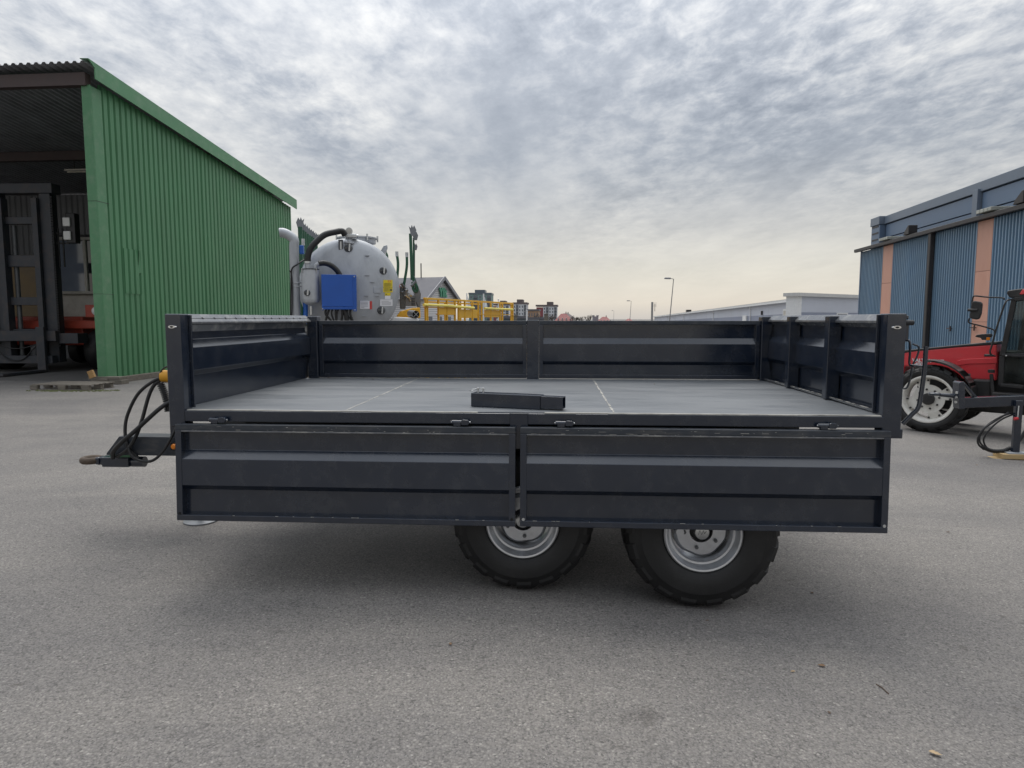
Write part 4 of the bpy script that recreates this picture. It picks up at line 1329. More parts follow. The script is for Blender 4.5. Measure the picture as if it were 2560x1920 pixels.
# ------------------------------------------------------------------ slurry tanker behind the trailer
def make_tanker():
    D = 15.0
    k = D / FPX                                  # metres per photo pixel at this distance
    cx, cz = at(874, 721, D).x, at(874, 721, D).z
    K = thing('slurry_tanker', 'galvanised round slurry tanker with blue box and hoses behind the trailer', 'tanker', (cx, D, 0), 0.20)
    PK = projector(cx, D, 0, 0.20)

    def q(px, py, y=0.0):
        """local point: photo position on the plane at local depth y"""
        return PK(px, py, y)
    R = 1.08
    DISH = [(0.001, 0.17), (0.30, 0.162), (0.60, 0.125), (0.80, 0.075), (0.92, 0.025), (0.975, -0.02), (1.0, -0.06)]

    def dish(r):
        r = abs(r) / R
        for (a, ha), (b, hb) in zip(DISH, DISH[1:]):
            if r <= b:
                return ha + (hb - ha) * (r - a) / (b - a)
        return -0.06

    def surf(px, py):
        """local depth of the dished end seen at that photo point"""
        y = -0.1
        for _ in range(6):
            p = q(px, py, y)
            y = -dish(math.hypot(p.x, p.z - cz))
        return y
    t = MB()
    t.lathe([(a * R, h) for a, h in DISH + [(1.0, -5.6), (0.9, -5.8), (0.001, -5.95)]], 96, TR(0, 0, cz) @ AXY)
    t.build('tank', 'galvanised', K, smooth=30)
    for yy in (1.4, 3.6):
        m = MB()
        m.lathe([(R, -0.05), (R + 0.03, -0.05), (R + 0.03, 0.05), (R, 0.05)], 72, TR(0, yy, cz) @ AXY, caps=False)
        m.build('tank_band', 'galvanised', K, smooth=30)
    # overflow pipe at the left
    a = q(740, 800, -0.35)
    pts = [(a.x, -0.35, 0.6), (a.x, -0.35, 1.6), (a.x, -0.35, 2.9)] 
    top = q(740, 620, -0.35)
    e = q(699, 582, -0.35)
    path = [Vector((a.x, -0.35, 0.9)), Vector((a.x, -0.35, 2.0)), Vector((a.x, -0.35, top.z))]
    path += curve([Vector((a.x, -0.35, top.z + 0.02)), q(735, 600, -0.35), q(722, 588, -0.35), q(708, 582, -0.35), e], 5)
    MB().tube(path, 0.098, 20).build('overflow_pipe', 'galvanised', K, smooth=40)
    for py in (707, 716):
        c = q(740, py, -0.35)
        MB().lathe([(0.102, -0.012), (0.112, -0.012), (0.112, 0.012), (0.102, 0.012)], 24, TR(c.x, -0.35, c.z), close=True).build('pipe_clamp', 'galvanised', K, smooth=30)
    # vacuum filter canister
    c = q(776, 715, -0.45)
    MB().lathe([(0.001, -0.40), (0.09, -0.385), (0.155, -0.345), (0.178, -0.30), (0.18, -0.27), (0.18, 0.33), (0.172, 0.34), (0.001, 0.34)], 40, TR(c.x, -0.45, c.z)).build('filter_canister', 'galvanised', K, smooth=30)
    MB().lathe([(0.19, 0.0), (0.192, 0.012), (0.001, 0.016)], 32, TR(c.x, -0.45, c.z + 0.34)).build('canister_lid', 'tractor_black', K, smooth=30)
    MB().tube([(c.x, -0.45, c.z - 0.42), (c.x, -0.45, c.z - 0.60)], 0.03, 12).build('drain_stub', 'zinc', K, smooth=40)
    for dx in (-0.15, 0.0, 0.14):
        MB().tube([(c.x + dx, -0.45 - 0.12, c.z + 0.26), (c.x + dx, -0.45 - 0.14, c.z + 0.35)], 0.010, 8).build('lid_clip', 'zinc', K)

    def sight(px, py, y, r):
        p = q(px, py, y)
        o = MB().lathe([(r * 1.05, 0.0), (r * 1.05, 0.03), (r * 0.85, 0.055), (r * 0.5, 0.06), (r * 0.2, 0.07), (0.001, 0.07)], 24, TR(p.x, y, p.z) @ AXY).build('inspection_port', 'hydraulic_grey', K, smooth=30)
        MB().lathe([(r * 0.72, 0.0), (r * 0.70, 0.012), (0.001, 0.02)], 20, TR(p.x - r * 0.12, y - 0.052, p.z) @ AXY).build('port_glass', 'glass_dark', o, smooth=40)
        MB().beam((p.x + r * 0.2, y - 0.07, p.z - r * 0.8), (p.x + r * 0.35, y - 0.07, p.z + r * 0.95), 0.03, 0.028, up=(0, 1, 0)).build('port_lever', 'zinc', o)
    sight(871, 620, surf(871, 620) + 0.01, 0.088)
    sight(958, 677, surf(958, 677) + 0.01, 0.078)
    sight(953, 776, surf(953, 776) + 0.01, 0.085)
    sight(768, 732, -0.63, 0.062)
    # rubber hoses
    def hz(pts, r, name='rubber_hose', m='hose_rubber', n=8):
        return MB().tube(curve([q(*p) for p in pts], n), r, 14).build(name, m, K, smooth=60)
    hz([(769, 655, -0.45), (770, 640, -0.45), (776, 622, -0.44), (790, 605, -0.42), (812, 587, -0.36), (838, 580, -0.30), (855, 578, -0.25), (863, 588, -0.22)], 0.066)
    for w in (0.0,):
        p = q(769, 656, -0.45)
        MB().lathe([(0.072, -0.02), (0.072, 0.02)], 20, TR(p.x, -0.45, p.z)).build('hose_clamp', 'zinc', K, smooth=40)
        MB().tube([(p.x, -0.45, c.z + 0.34), (p.x, -0.45, p.z)], 0.055, 16).build('inlet_pipe', 'galvanised', K, smooth=40)
    hz([(788, 672, -0.45), (790, 664, -0.45), (797, 659, -0.45)], 0.045, 'inlet_elbow', 'galvanised')
    hz([(797, 659, -0.45), (812, 658, -0.42), (828, 664, -0.38), (842, 676, -0.34), (852, 692, -0.32)], 0.056)
    hz([(762, 648, -0.3), (745, 660, -0.48), (730, 672, -0.50), (728, 700, -0.46), (727, 760, -0.46), (726, 815, -0.46)], 0.016, 'cable')
    hz([(724, 676, -0.48), (729, 690, -0.47), (731, 740, -0.47), (729, 810, -0.47)], 0.010, 'cable')
    hz([(762, 745, -0.3), (764, 775, -0.3), (762, 810, -0.3)], 0.05, 'blue_hose', 'valve_blue')
    p = q(758, 625, -0.1)
    MB().box((p.x - 0.07, -0.2, p.z - 0.09), (p.x + 0.02, -0.08, p.z + 0.09)).build('blue_valve', 'valve_blue', K, bevel=0.01)
    p = q(758, 606, -0.1)
    MB().tube([(p.x, -0.14, p.z - 0.07), (p.x, -0.14, p.z + 0.07)], 0.035, 12).build('gauge_stub', 'zinc', K, smooth=40)
    # blue pump box
    p0, p1 = q(805, 776, -0.62), q(890, 687, -0.62)
    b = MB()
    b.box((p0.x, -0.62, p0.z + 0.08), (p1.x, -0.20, p1.z))
    bo = b.build('pump_box', 'box_blue', K, bevel=0.008)
    MB().box((p0.x, -0.625, p0.z + 0.02), (p1.x, -0.59, p0.z + 0.075)).build('box_skirt', 'box_blue', bo, bevel=0.006)
    MB().box((p1.x - 0.07, -0.632, p0.z - 0.02), (p1.x - 0.002, -0.60, p1.z - 0.005)).build('box_edge', 'box_blue', bo, bevel=0.008)
    MB().box((p0.x + 0.002, -0.632, p0.z + 0.0), (p0.x + 0.03, -0.60, p0.z + 0.10)).build('box_edge', 'box_blue', bo, bevel=0.006)
    for (x, z) in ((p1.x - 0.035, p1.z - 0.04), (p1.x - 0.035, p0.z + 0.01), (p0.x + 0.015, p0.z + 0.03)):
        MB().lathe([(0.014, 0.0), (0.012, 0.010), (0.001, 0.012)], 12, TR(x, -0.632, z) @ AXY).build('bolt', 'zinc', bo, smooth=40)
    rnd = random.Random(8)
    for i in range(9):
        x0 = 818 + i * 7.5
        hz([(x0, 768, -0.5), (x0 + rnd.uniform(-7, 7), 785, -0.52), (x0 + rnd.uniform(-14, 14), 812, -0.5), (x0 + rnd.uniform(-20, 20), 850, -0.45)],
           rnd.choice((0.014, 0.018, 0.024)), 'hydraulic_hose')
    hz([(858, 768, -0.5), (866, 790, -0.52), (868, 830, -0.5), (862, 870, -0.45)], 0.05, 'suction_hose')
    # top fittings
    p = q(873, 580, 0.0)
    MB().lathe([(0.075, 0.0), (0.075, 0.05), (0.001, 0.052)], 28, TR(p.x, -0.05, p.z + 0.01) @ AXY).build('pressure_gauge', 'zinc', K, smooth=40)
    MB().lathe([(0.06, 0.0), (0.001, 0.004)], 28, TR(p.x, -0.101, p.z + 0.01) @ AXY).build('gauge_dial', 'cab_white', K, smooth=40)
    MB().box((p.x - 0.09, -0.1, p.z - 0.13), (p.x + 0.16, 0.12, p.z - 0.045)).build('valve_body', 'zinc', K, bevel=0.02)
    MB().tube([(p.x + 0.14, 0.0, p.z - 0.09), (p.x + 0.19, 0.0, p.z - 0.09)], 0.045, 14).build('valve_cap', 'zinc', K, smooth=40)
    MB().lathe([(0.11, 0.0), (0.11, 0.04), (0.09, 0.05), (0.05, 0.12)], 20, TR(p.x, 0.0, p.z - 0.25)).build('valve_flange', 'galvanised', K, smooth=40)
    m = q(893, 598, 0.9)
    MB().lathe([(0.42, -0.10), (0.42, 0.0), (0.45, 0.0), (0.45, 0.03), (0.001, 0.05)], 36, TR(m.x, 0.9, m.z)).build('manhole', 'galvanised', K, smooth=30)
    for a in range(6):
        an = a * PI / 3
        MB().tube([(m.x + 0.46 * math.cos(an), 0.9 + 0.46 * math.sin(an), m.z - 0.06), (m.x + 0.46 * math.cos(an), 0.9 + 0.46 * math.sin(an), m.z + 0.08)], 0.02, 8).build('manhole_clamp', 'zinc', K)
    ys = surf(852, 614) - 0.03
    p = q(852, 614, ys)
    MB().box((p.x - 0.05, ys, p.z - 0.13), (p.x + 0.05, ys + 0.07, p.z + 0.13)).build('name_plate', 'hydraulic_grey', K, bevel=0.01)
    MB().box((p.x - 0.015, ys - 0.006, p.z - 0.08), (p.x + 0.015, ys, p.z + 0.09)).build('plate_slot', 'zinc', K)
    for px, py in ((918, 639), (918, 688), (931, 705), (916, 739), (911, 790), (943, 739)):
        ys = surf(px, py)
        p = q(px, py, ys)
        MB().box((p.x - 0.045, ys - 0.035, p.z - 0.006), (p.x + 0.045, ys + 0.02, p.z + 0.010)).build('cable_hook', 'galvanised', K)
    # lifting lugs and stickers
    def sheet(x0, y0, x1, y1, m, name='sticker'):
        """flat print lying on the dished end; returns object and a painter for print on it"""
        P = [(x0, y1), (x1, y1), (x1, y0), (x0, y0)]
        pts = [Vector(q(x, y, surf(x, y))) for x, y in P]
        nrm = (pts[1] - pts[0]).cross(pts[3] - pts[0]).normalized()
        if nrm.y > 0:
            nrm = -nrm
        base = 0.012
        def slab(u0, v0, u1, v1, h0, h1, nm, mm, par):
            def pt(u, v, h):
                a = pts[0].lerp(pts[1], u); b = pts[3].lerp(pts[2], u)
                return a.lerp(b, v) + nrm * h
            c = [pt(u0, v0, h0), pt(u1, v0, h0), pt(u1, v1, h0), pt(u0, v1, h0), pt(u0, v0, h1), pt(u1, v0, h1), pt(u1, v1, h1), pt(u0, v1, h1)]
            return MB().add(c, [(0, 3, 2, 1), (4, 5, 6, 7), (0, 1, 5, 4), (1, 2, 6, 5), (2, 3, 7, 6), (3, 0, 4, 7)]).build(nm, mm, par)
        o = slab(0, 0, 1, 1, base - 0.03, base, name, m, K)
        return o, (lambda u0, v0, u1, v1, mm, nm='print_line': slab(u0, v0, u1, v1, base, base + 0.0012, nm, mm, o))
    s, ink = sheet(958, 700, 981, 731, 'sticker_yellow', 'warning_sticker')
    ink(0, 0.40, 1, 0.43, 'print_dark')
    for i in range(6):
        ink(0.08, 0.48 + 0.05 * i, 0.92 if i % 2 else 0.80, 0.50 + 0.05 * i, 'print_dark')
    for i in range(4):
        ink(0.08, 0.08 + 0.075 * i, 0.60, 0.11 + 0.075 * i, 'print_dark')
    ink(0.66, 0.06, 0.69, 0.38, 'print_dark')
    ink(0.74, 0.10, 0.93, 0.30, 'print_dark')
    ink(0.50, 0.82, 0.80, 0.97, 'sticker_red')
    ink(0.55, 0.845, 0.75, 0.945, 'sticker_yellow')
    s, ink = sheet(962, 732, 976, 739, 'sticker_yellow', 'small_sticker')
    ink(0.1, 0.3, 0.35, 0.6, 'print_dark')
    s, ink = sheet(962, 739.5, 976, 748, 'sticker_white', 'small_sticker')
    s, ink = sheet(950, 748.5, 981, 765, 'sticker_white', 'notice_sticker')
    for i in range(4):
        ink(0.12, 0.22 + 0.16 * i, 0.88 - 0.2 * (i == 3), 0.27 + 0.16 * i, 'print_grey')
    s, ink = sheet(900, 752, 924, 772, 'sticker_white', 'maker_sticker')
    for i in range(5):
        ink(0.08, 0.14 + 0.17 * i, 0.45 if i == 0 else 0.82, 0.19 + 0.17 * i, 'print_grey')
    s, ink = sheet(924, 753, 930, 773, 'sticker_red', 'maker_sticker_wedge')
    ys = surf(943, 725)
    p = q(943, 725, ys)
    MB().box((p.x - 0.075, ys - 0.02, p.z - 0.065), (p.x + 0.075, ys + 0.02, p.z + 0.065)).build('document_plate', 'galvanised', K, bevel=0.006)
    lug = q(956, 628, 0.6)
    m = MB()
    m.prism([(-0.10, -0.10), (0.0, -0.12), (0.12, 0.06), (0.11, 0.14), (0.03, 0.12)], -0.02, 0.02, TR(lug.x, 0.6, lug.z) @ AXY)
    m.build('lifting_lug', 'galvanised', K, bevel=0.008)
    MB().box((R - 0.03, 0.55, cz + 0.05), (R + 0.03, 0.62, cz + 0.12)).build('red_marker', 'sticker_red', K)
    # folded spreading boom: left rack of green arms with galvanised hooked tips
    def tip(m, p, s=1.0, flip=1):
        pts = [(-0.045, -0.10), (0.045, -0.10), (0.060, 0.0), (0.085, 0.10), (0.045, 0.06), (0.020, 0.13), (0.0, 0.07), (-0.03, 0.12), (-0.075, 0.02)]
        m.prism([(x * s * flip, z * s) for x, z in pts], -0.02, 0.02, TR(p.x, p.y, p.z) @ AXY)
    rack = [(750, 559, 2.0), (757, 568, 2.5), (762, 572, 3.0), (768, 577, 3.5), (773, 581, 4.0), (778, 584, 4.5), (783, 588, 5.0), (790, 592, 5.4)]
    for i, (x, y, dep) in enumerate(rack):
        p = q(x, y, dep)
        o = MB().tube([(p.x, dep, p.z - 0.08), (p.x, dep, p.z - 0.9), (p.x - 0.02, dep, p.z - 2.6)], 0.045 if i else 0.055, 10).build('boom_arm', 'boom_green', K, smooth=50)
        m = MB()
        tip(m, p, 1.2 if i == 0 else 0.9)
        m.build('arm_tip', 'boom_grey', o, bevel=0.004)
    p = q(750, 600, 2.0)
    MB().box((p.x - 0.2, 1.9, 0.9), (p.x + 0.6, 5.5, 1.25)).build('boom_carrier', 'boom_grey', K, bevel=0.02)
    # right hand boom
    for i, (x, y, x1, y1, dep, w) in enumerate(((1026, 584, 1030, 700, 2.4, 0.075), (1034, 595, 1034, 690, 2.7, 0.045), (1036, 620, 1036, 700, 2.9, 0.035))):
        a, b2 = q(x, y, dep), q(x1, y1, dep)
        o = MB().beam(a, b2, w, w * 0.9, up=(0, 1, 0)).build('boom_arm', 'boom_green' if i < 2 else 'hydraulic_grey', K, bevel=0.006)
        m = MB()
        tip(m, a + Vector((0.02 * (1 - i) + 0.04, -0.05, 0.06 - 0.02 * i)), 1.2 - 0.2 * i, -1)
        m.build('arm_tip', 'boom_grey', o, bevel=0.004)
    for (x, y, x1, y1, dep) in ((963, 630, 966, 655, 1.6), (992, 634, 992, 705, 2.0), (1017, 636, 1009, 716, 2.2)):
        a, b2 = q(x, y, dep), q(x1, y1, dep)
        MB().tube(curve([a, a.lerp(b2, 0.4) + Vector((0.03, 0, 0)), b2], 6), 0.035, 10).build('boom_hose', 'boom_green', K, smooth=50)
        MB().tube([a + Vector((0, 0, 0.05)), a - Vector((0, 0, 0.07))], 0.04, 10).build('hose_end', 'zinc', K, smooth=50)
    a, b2 = q(995, 780, 2.4), q(1046, 690, 2.4)
    f = MB()
    f.prism([(q(1036, 690, 2.4).x, q(1036, 690, 2.4).z), (q(1052, 735, 2.4).x, q(1052, 735, 2.4).z), (q(1050, 780, 2.4).x, q(1050, 780, 2.4).z), (q(1036, 745, 2.4).x, q(1036, 745, 2.4).z)],
            -2.8, -2.3, Matrix.Rotation(PI / 2, 4, 'X'))
    f.build('boom_side_plate', 'boom_grey', K, bevel=0.01)
    MB().box((q(1012, 740, 2.3).x, 2.3, q(1012, 765, 2.3).z), (q(1040, 740, 2.3).x, 2.6, q(1012, 738, 2.3).z)).build('boom_ladder_plate', 'boom_grey', K, bevel=0.01)
    for i in range(5):
        p = q(1033, 746 + i * 4.0, 2.29)
        MB().box((p.x - 0.045, 2.290, p.z - 0.009), (p.x + 0.045, 2.299, p.z + 0.009)).build('plate_slot', 'chassis_black', K)
    rnd = random.Random(6)
    for i in range(12):
        p = q(rnd.uniform(1000, 1036), rnd.uniform(712, 745), rnd.uniform(2.0, 2.3))
        MB().tube([p, p + Vector((rnd.uniform(-0.12, 0.12), rnd.uniform(-0.1, 0.1), rnd.uniform(-0.2, 0.15)))], rnd.uniform(0.02, 0.045), 10).build('hydraulic_fitting', rnd.choice(['hydraulic_grey', 'boom_grey', 'zinc']), K, smooth=40)
    MB().box((q(1000, 750, 2.25).x, 2.26, q(1000, 772, 2.25).z), (q(1014, 750, 2.25).x, 2.5, q(1000, 715, 2.25).z)).build('distributor_body', 'hydraulic_grey', K, bevel=0.02)
    for xo in (0.0, 0.035):
        pts = [q(1030, 690, 2.28), q(1034, 705, 2.27), q(1040, 716, 2.27), q(1041, 726, 2.27), q(1036, 730, 2.27), q(1031, 720, 2.28), q(1030, 705, 2.28)]
        MB().tube(curve([p + Vector((xo, 0, 0)) for p in pts], 6), 0.02, 8).build('boom_loop_hose', 'boom_green', K, smooth=60)
    # yellow hood, white cover and pipe end at the right
    h = MB()
    P = [(990, 795), (1002, 778), (1030, 770), (1050, 769), (1052, 795)]
    h.prism([(q(x, y, 1.2).x, q(x, y, 1.2).z) for x, y in P], -1.9, -1.2, Matrix.Rotation(PI / 2, 4, 'X'))
    h.build('yellow_hood', 'excavator_yellow', K, bevel=0.02)
    h = MB()
    P = [(966, 812), (984, 792), (1046, 795), (1048, 812)]
    h.prism([(q(x, y, 0.6).x, q(x, y, 0.6).z) for x, y in P], -1.0, -0.6, Matrix.Rotation(PI / 2, 4, 'X'))
    h.build('white_cover', 'white_paint', K, bevel=0.03)
    a, b2 = q(1026, 784, 0.9), q(1040, 786, 0.55)
    MB().tube([a, b2], 0.085, 18, caps=False).build('hose_coupling', 'boom_grey', K, smooth=50)
    MB().lathe([(0.08, 0.0), (0.001, 0.002)], 20, TR(b2.x, b2.y + 0.02, b2.z) @ AXY).build('coupling_mouth', 'dark_hole', K)
    for s in (-1, 1):
        MB().beam((b2.x - 0.055, b2.y, b2.z - 0.055 * s), (b2.x + 0.055, b2.y, b2.z + 0.055 * s), 0.008, 0.01, up=(0, 1, 0)).build('coupling_cross', 'zinc', K)
    # running gear (hidden by the trailer)
    MB().box((-0.5, 0.3, 0.95), (0.5, 5.4, 1.45)).build('chassis', 'hydraulic_grey', K, bevel=0.02)
    MB().box((-0.12, -2.2, 0.75), (0.12, 0.5, 1.0)).build('drawbar', 'hydraulic_grey', K, bevel=0.02)
    for s in (-1, 1):
        for yy in (2.4, 4.1):
            m = MB()
            m.lathe([(0.35, -0.26), (0.68, -0.27), (0.74, -0.18), (0.75, 0.0), (0.74, 0.18), (0.68, 0.27), (0.35, 0.26)], 40, TR(s * 1.05, yy, 0.75) @ Matrix.Rotation(PI / 2, 4, 'Y'))
            m.build('tyre', 'rubber', K, smooth=40)
            MB().lathe([(0.001, -0.1), (0.35, -0.2), (0.37, 0.2), (0.001, 0.1)], 28, TR(s * 1.05, yy, 0.75) @ Matrix.Rotation(PI / 2, 4, 'Y')).build('rim', 'rim_silver', K, smooth=40)
        MB().beam((0, 2.4, 0.75), (s * 1.0, 2.4, 0.75), 0.12, 0.12).build('axle', 'chassis_black', K)
        MB().beam((0, 4.1, 0.75), (s * 1.0, 4.1, 0.75), 0.12, 0.12).build('axle', 'chassis_black', K)
    MB().tube([(0.0, -2.1, 0.0), (0.0, -2.1, 0.85)], 0.05, 12).build('jack_leg', 'zinc', K)
    return K
make_tanker()

# ------------------------------------------------------------------ yellow guard railing platform
def make_platform():
    A, B = at(1060, 743, 17.0), at(1286, 757, 22.4)
    zt = (A.z + B.z) / 2
    d = Vector((B.x - A.x, B.y - A.y, 0))
    ln = d.length
    o = thing('guard_rail_platform', 'yellow steel work platform railing behind the trailer', 'platform', (A.x, A.y, 0), math.atan2(d.y, d.x))
    def X(px):
        r = ray(px, 770)
        # intersect with the platform line
        t = (A.x - r.x * A.y) / (r.x * d.y - d.x)
        return t * ln
    s = 0.05
    MB().box((0, -s / 2, zt - s), (X(1162), s / 2, zt)).build('top_rail', 'rail_yellow', o, bevel=0.006)
    MB().box((X(1148), 0.03, zt - s), (ln, 0.03 + s, zt)).build('top_rail', 'rail_yellow', o, bevel=0.006)
    for px in (1064, 1068, 1096, 1117, 1137, 1146, 1162, 1181, 1196, 1204, 1227, 1250, 1256, 1278, 1282):
        x = X(px)
        MB().box((x - s / 2, -s / 2 + 0.001, 0.0), (x + s / 2, s / 2 - 0.001, zt - s)).build('post', 'rail_yellow', o, bevel=0.006)
    for z0, z1, a, b in ((0.62, 0.66, 1060, 1140), (0.30, 0.34, 1092, 1137), (0.33, 0.37, 1194, 1282)):
        MB().box((X(a), -0.03, H - 0.06 + z0 * 0.55), (X(b), 0.03, H - 0.06 + z1 * 0.55)).build('mid_rail', 'rail_yellow', o)
    MB().box((0, -0.04, 0.35), (ln, 0.04, 0.45)).build('base_rail', 'rail_yellow', o, bevel=0.006)
    def pan(a, b, pa, pb):
        za, zb = at(a, pb, at(a, 770, 1).y).z, 0
        xa, xb = X(a), X(b)
        da = A.y + (B.y - A.y) * xa / ln
        z1 = H + ray(a, pa).z * da
        z0 = H + ray(a, pb).z * da
        MB().box((xa, -0.012, z0), (xb, 0.012, z1)).build('infill_panel', 'rail_yellow', o, bevel=0.004)
    pan(1095, 1137, 768, 785)
    pan(1148, 1193, 773, 795)
    pan(1211, 1250, 775, 793)
    def pipe(a, pa, b, pb, r=0.035):
        xa, xb = X(a), X(b)
        da, db = A.y + (B.y - A.y) * xa / ln, A.y + (B.y - A.y) * xb / ln
        MB().tube([(xa, -0.06, H + ray(a, pa).z * da), (xb, -0.06, H + ray(b, pb).z * db)], r, 12).build('sliding_bar', 'bar_yellow', o, smooth=40)
    pipe(1054, 762, 1128, 765)
    pipe(1115, 765, 1180, 770)
    pipe(1207, 771, 1277, 774)
    # rear side of the platform
    for px in (1160, 1205, 1240):
        x = X(px)
        MB().box((x - s / 2, 1.2, 0.0), (x + s / 2, 1.2 + s, zt - 0.02)).build('rear_post', 'rail_yellow', o)
    MB().box((X(1160), 1.201, zt - s - 0.02), (ln, 1.2 + s - 0.001, zt - 0.021)).build('rear_rail', 'rail_yellow', o)
    MB().box((0, -0.03, 0.46), (ln, 1.25, 0.50)).build('deck', 'rail_yellow', o)
make_platform()

# ------------------------------------------------------------------ buildings behind
def make_gable_house():
    D1, D2 = 88.0, 97.0
    Lp, Rp = at(1063, 742, D1), at(1140, 748, D2)
    ez = Lp.z
    g = Vector((Rp.x - Lp.x, Rp.y - Lp.y, 0))
    gl = g.length
    r = at(1110, 692, 92)
    o = thing('gable_house', 'white boarded gabled building with grey roof and green sign', 'building', (Lp.x, Lp.y, -0.5), math.atan2(g.y, g.x))
    # local X along the gable, local Y along the ridge away to the left
    rz = r.z + 0.5
    e = ez + 0.5
    LN = 22
    mid = gl * 0.5
    w = MB()
    w.add([(0, 0, 0), (gl, 0, 0), (gl, 0, e), (mid, 0, rz - 0.25), (0, 0, e), (0, LN, 0), (gl, LN, 0), (gl, LN, e), (mid, LN, rz - 0.25), (0, LN, e)],
          [(0, 1, 2, 3, 4), (9, 8, 7, 6, 5), (0, 4, 9, 5), (1, 6, 7, 2)])
    w.build('wall', 'cladding', o)
    def slope(sx, name):
        x0, x1 = (-0.5, mid) if sx < 0 else (gl + 0.5, mid)
        z0 = e - 0.3
        m = MB()
        m.add([(x0, -0.5, z0), (x1, -0.5, rz), (x1, LN + 0.5, rz), (x0, LN + 0.5, z0), (x0, -0.5, z0 - 0.12), (x1, -0.5, rz - 0.12), (x1, LN + 0.5, rz - 0.12), (x0, LN + 0.5, z0 - 0.12)],
              [(0, 1, 2, 3), (7, 6, 5, 4), (0, 4, 5, 1), (1, 5, 6, 2), (2, 6, 7, 3), (3, 7, 4, 0)])
        m.build(name, 'slate_roof', o)
        b = MB()
        b.beam((x0, -0.55, z0 - 0.1), (x1, -0.55, rz - 0.1), 0.12, 0.42, up=(0, 0, 1))
        b.build('barge_board', 'trim_grey', o)
    slope(-1, 'roof_slope'); slope(1, 'roof_slope')
    MB().tube([(mid, 3, rz - 0.1), (mid, 3, rz + 1.9)], 0.08, 8).build('vent_pipe', 'gutter_dark', o)
    # green sign letters on the gable
    zs = H + ray(1111, 732).z * 92 + 0.5
    text_mesh('sign_letters', 'Yllt', 1.7, 'sign_green', o, TR(mid + 0.1, -0.2, zs) @ Matrix.Rotation(PI / 2, 4, 'X'), extrude=0.08, bold=0.05)
    for i in range(3):
        for j in range(3):
            x = 0.8 + i * 2.9 + j * 0.42
            MB().box((x, -0.06, 1.0), (x + 0.26, 0.0, 2.5)).build('window', 'window_dark', o)
make_gable_house()

def block(name, label, px0, px1, py, D, wall, roofm, red=None, rows=6, cols=4, grp=None, depth=14, rz=0.1, roof_over=0.4, dark_cols=(), penthouse=True):
    a, b = at(px0, py, D), at(px1, py, D)
    w = b.x - a.x
    zt = a.z
    o = thing(name, label, 'building', (a.x, D, -2), -rz, grp)
    Z = zt + 2
    MB().box((0, 0, 0), (w, depth, Z)).build('wall', wall, o)
    if red:
        rw = red[0] * (D / FPX)
        MB().box((-rw, 0.2, 0), (0, depth, Z - 0.5)).build('side_wall', red[1], o)
    MB().box((-roof_over - (red[0] * D / FPX if red else 0), -roof_over, Z), (w + roof_over, depth + roof_over, Z + 0.02 * D * 0.12)).build('roof', roofm, o)
    if penthouse:
        MB().box((w * 0.25, 2, Z), (w * 0.7, depth - 2, Z + 0.006 * D + 0.3)).build('roof_house', roofm, o)
    win = None
    fh = (Z - 2.0) / rows
    for r_ in range(rows):
        for c in range(cols):
            x = w * (c + 0.5) / cols
            z = 1.6 + fh * (r_ + 0.45)
            dk = c in dark_cols
            if dk:
                MB().box((x - w / cols * 0.48, -0.9, z - fh * 0.3), (x + w / cols * 0.48, 0, z - fh * 0.22)).build('balcony', 'tower_dark', o)
                MB().box((x - w / cols * 0.46, -0.06, z - fh * 0.2), (x + w / cols * 0.46, 0.0, z + fh * 0.52)).build('balcony_glazing', 'window_dark', o)
                continue
            if win is None:
                win = MB().box((-w / cols * 0.2, -0.08, -fh * 0.28), (w / cols * 0.2, 0.0, fh * 0.28)).build('window', 'window_dark', o)
                win.location = (x, 0, z)
            else:
                share(win, o, (x, 0, z))
    return o
block('tower_block', 'tall pale green tower block far behind the yellow railing', 1172, 1228, 736, 330, 'tower_green', 'tower_dark', rows=8, cols=5, dark_cols=(1, 4), rz=0.05, roof_over=0.2)
GA = 'white apartment blocks on the skyline'
block('apartment_block', 'white apartment block with red end wall half hidden by the yellow railing', 1241, 1272, 763, 400, 'flat_white', 'flat_brown_roof', red=(10, 'flat_red'), rows=5, cols=4, dark_cols=(3,), grp=GA)
block('apartment_block', 'white apartment block just right of the yellow railing', 1283, 1316, 760, 380, 'flat_white', 'flat_brown_roof', rows=5, cols=5, dark_cols=(1, 4), grp=GA)
block('apartment_block', 'white apartment block with dark red end wall, rightmost on the skyline', 1358, 1392, 766, 380, 'flat_white', 'flat_brown_roof', red=(17, 'flat_red'), rows=5, cols=5, dark_cols=(1, 4), grp=GA)
block('tan_building', 'low tan building between the two apartment blocks', 1320, 1346, 777, 330, 'tan_wall', 'slate_roof', rows=2, cols=4, penthouse=False)

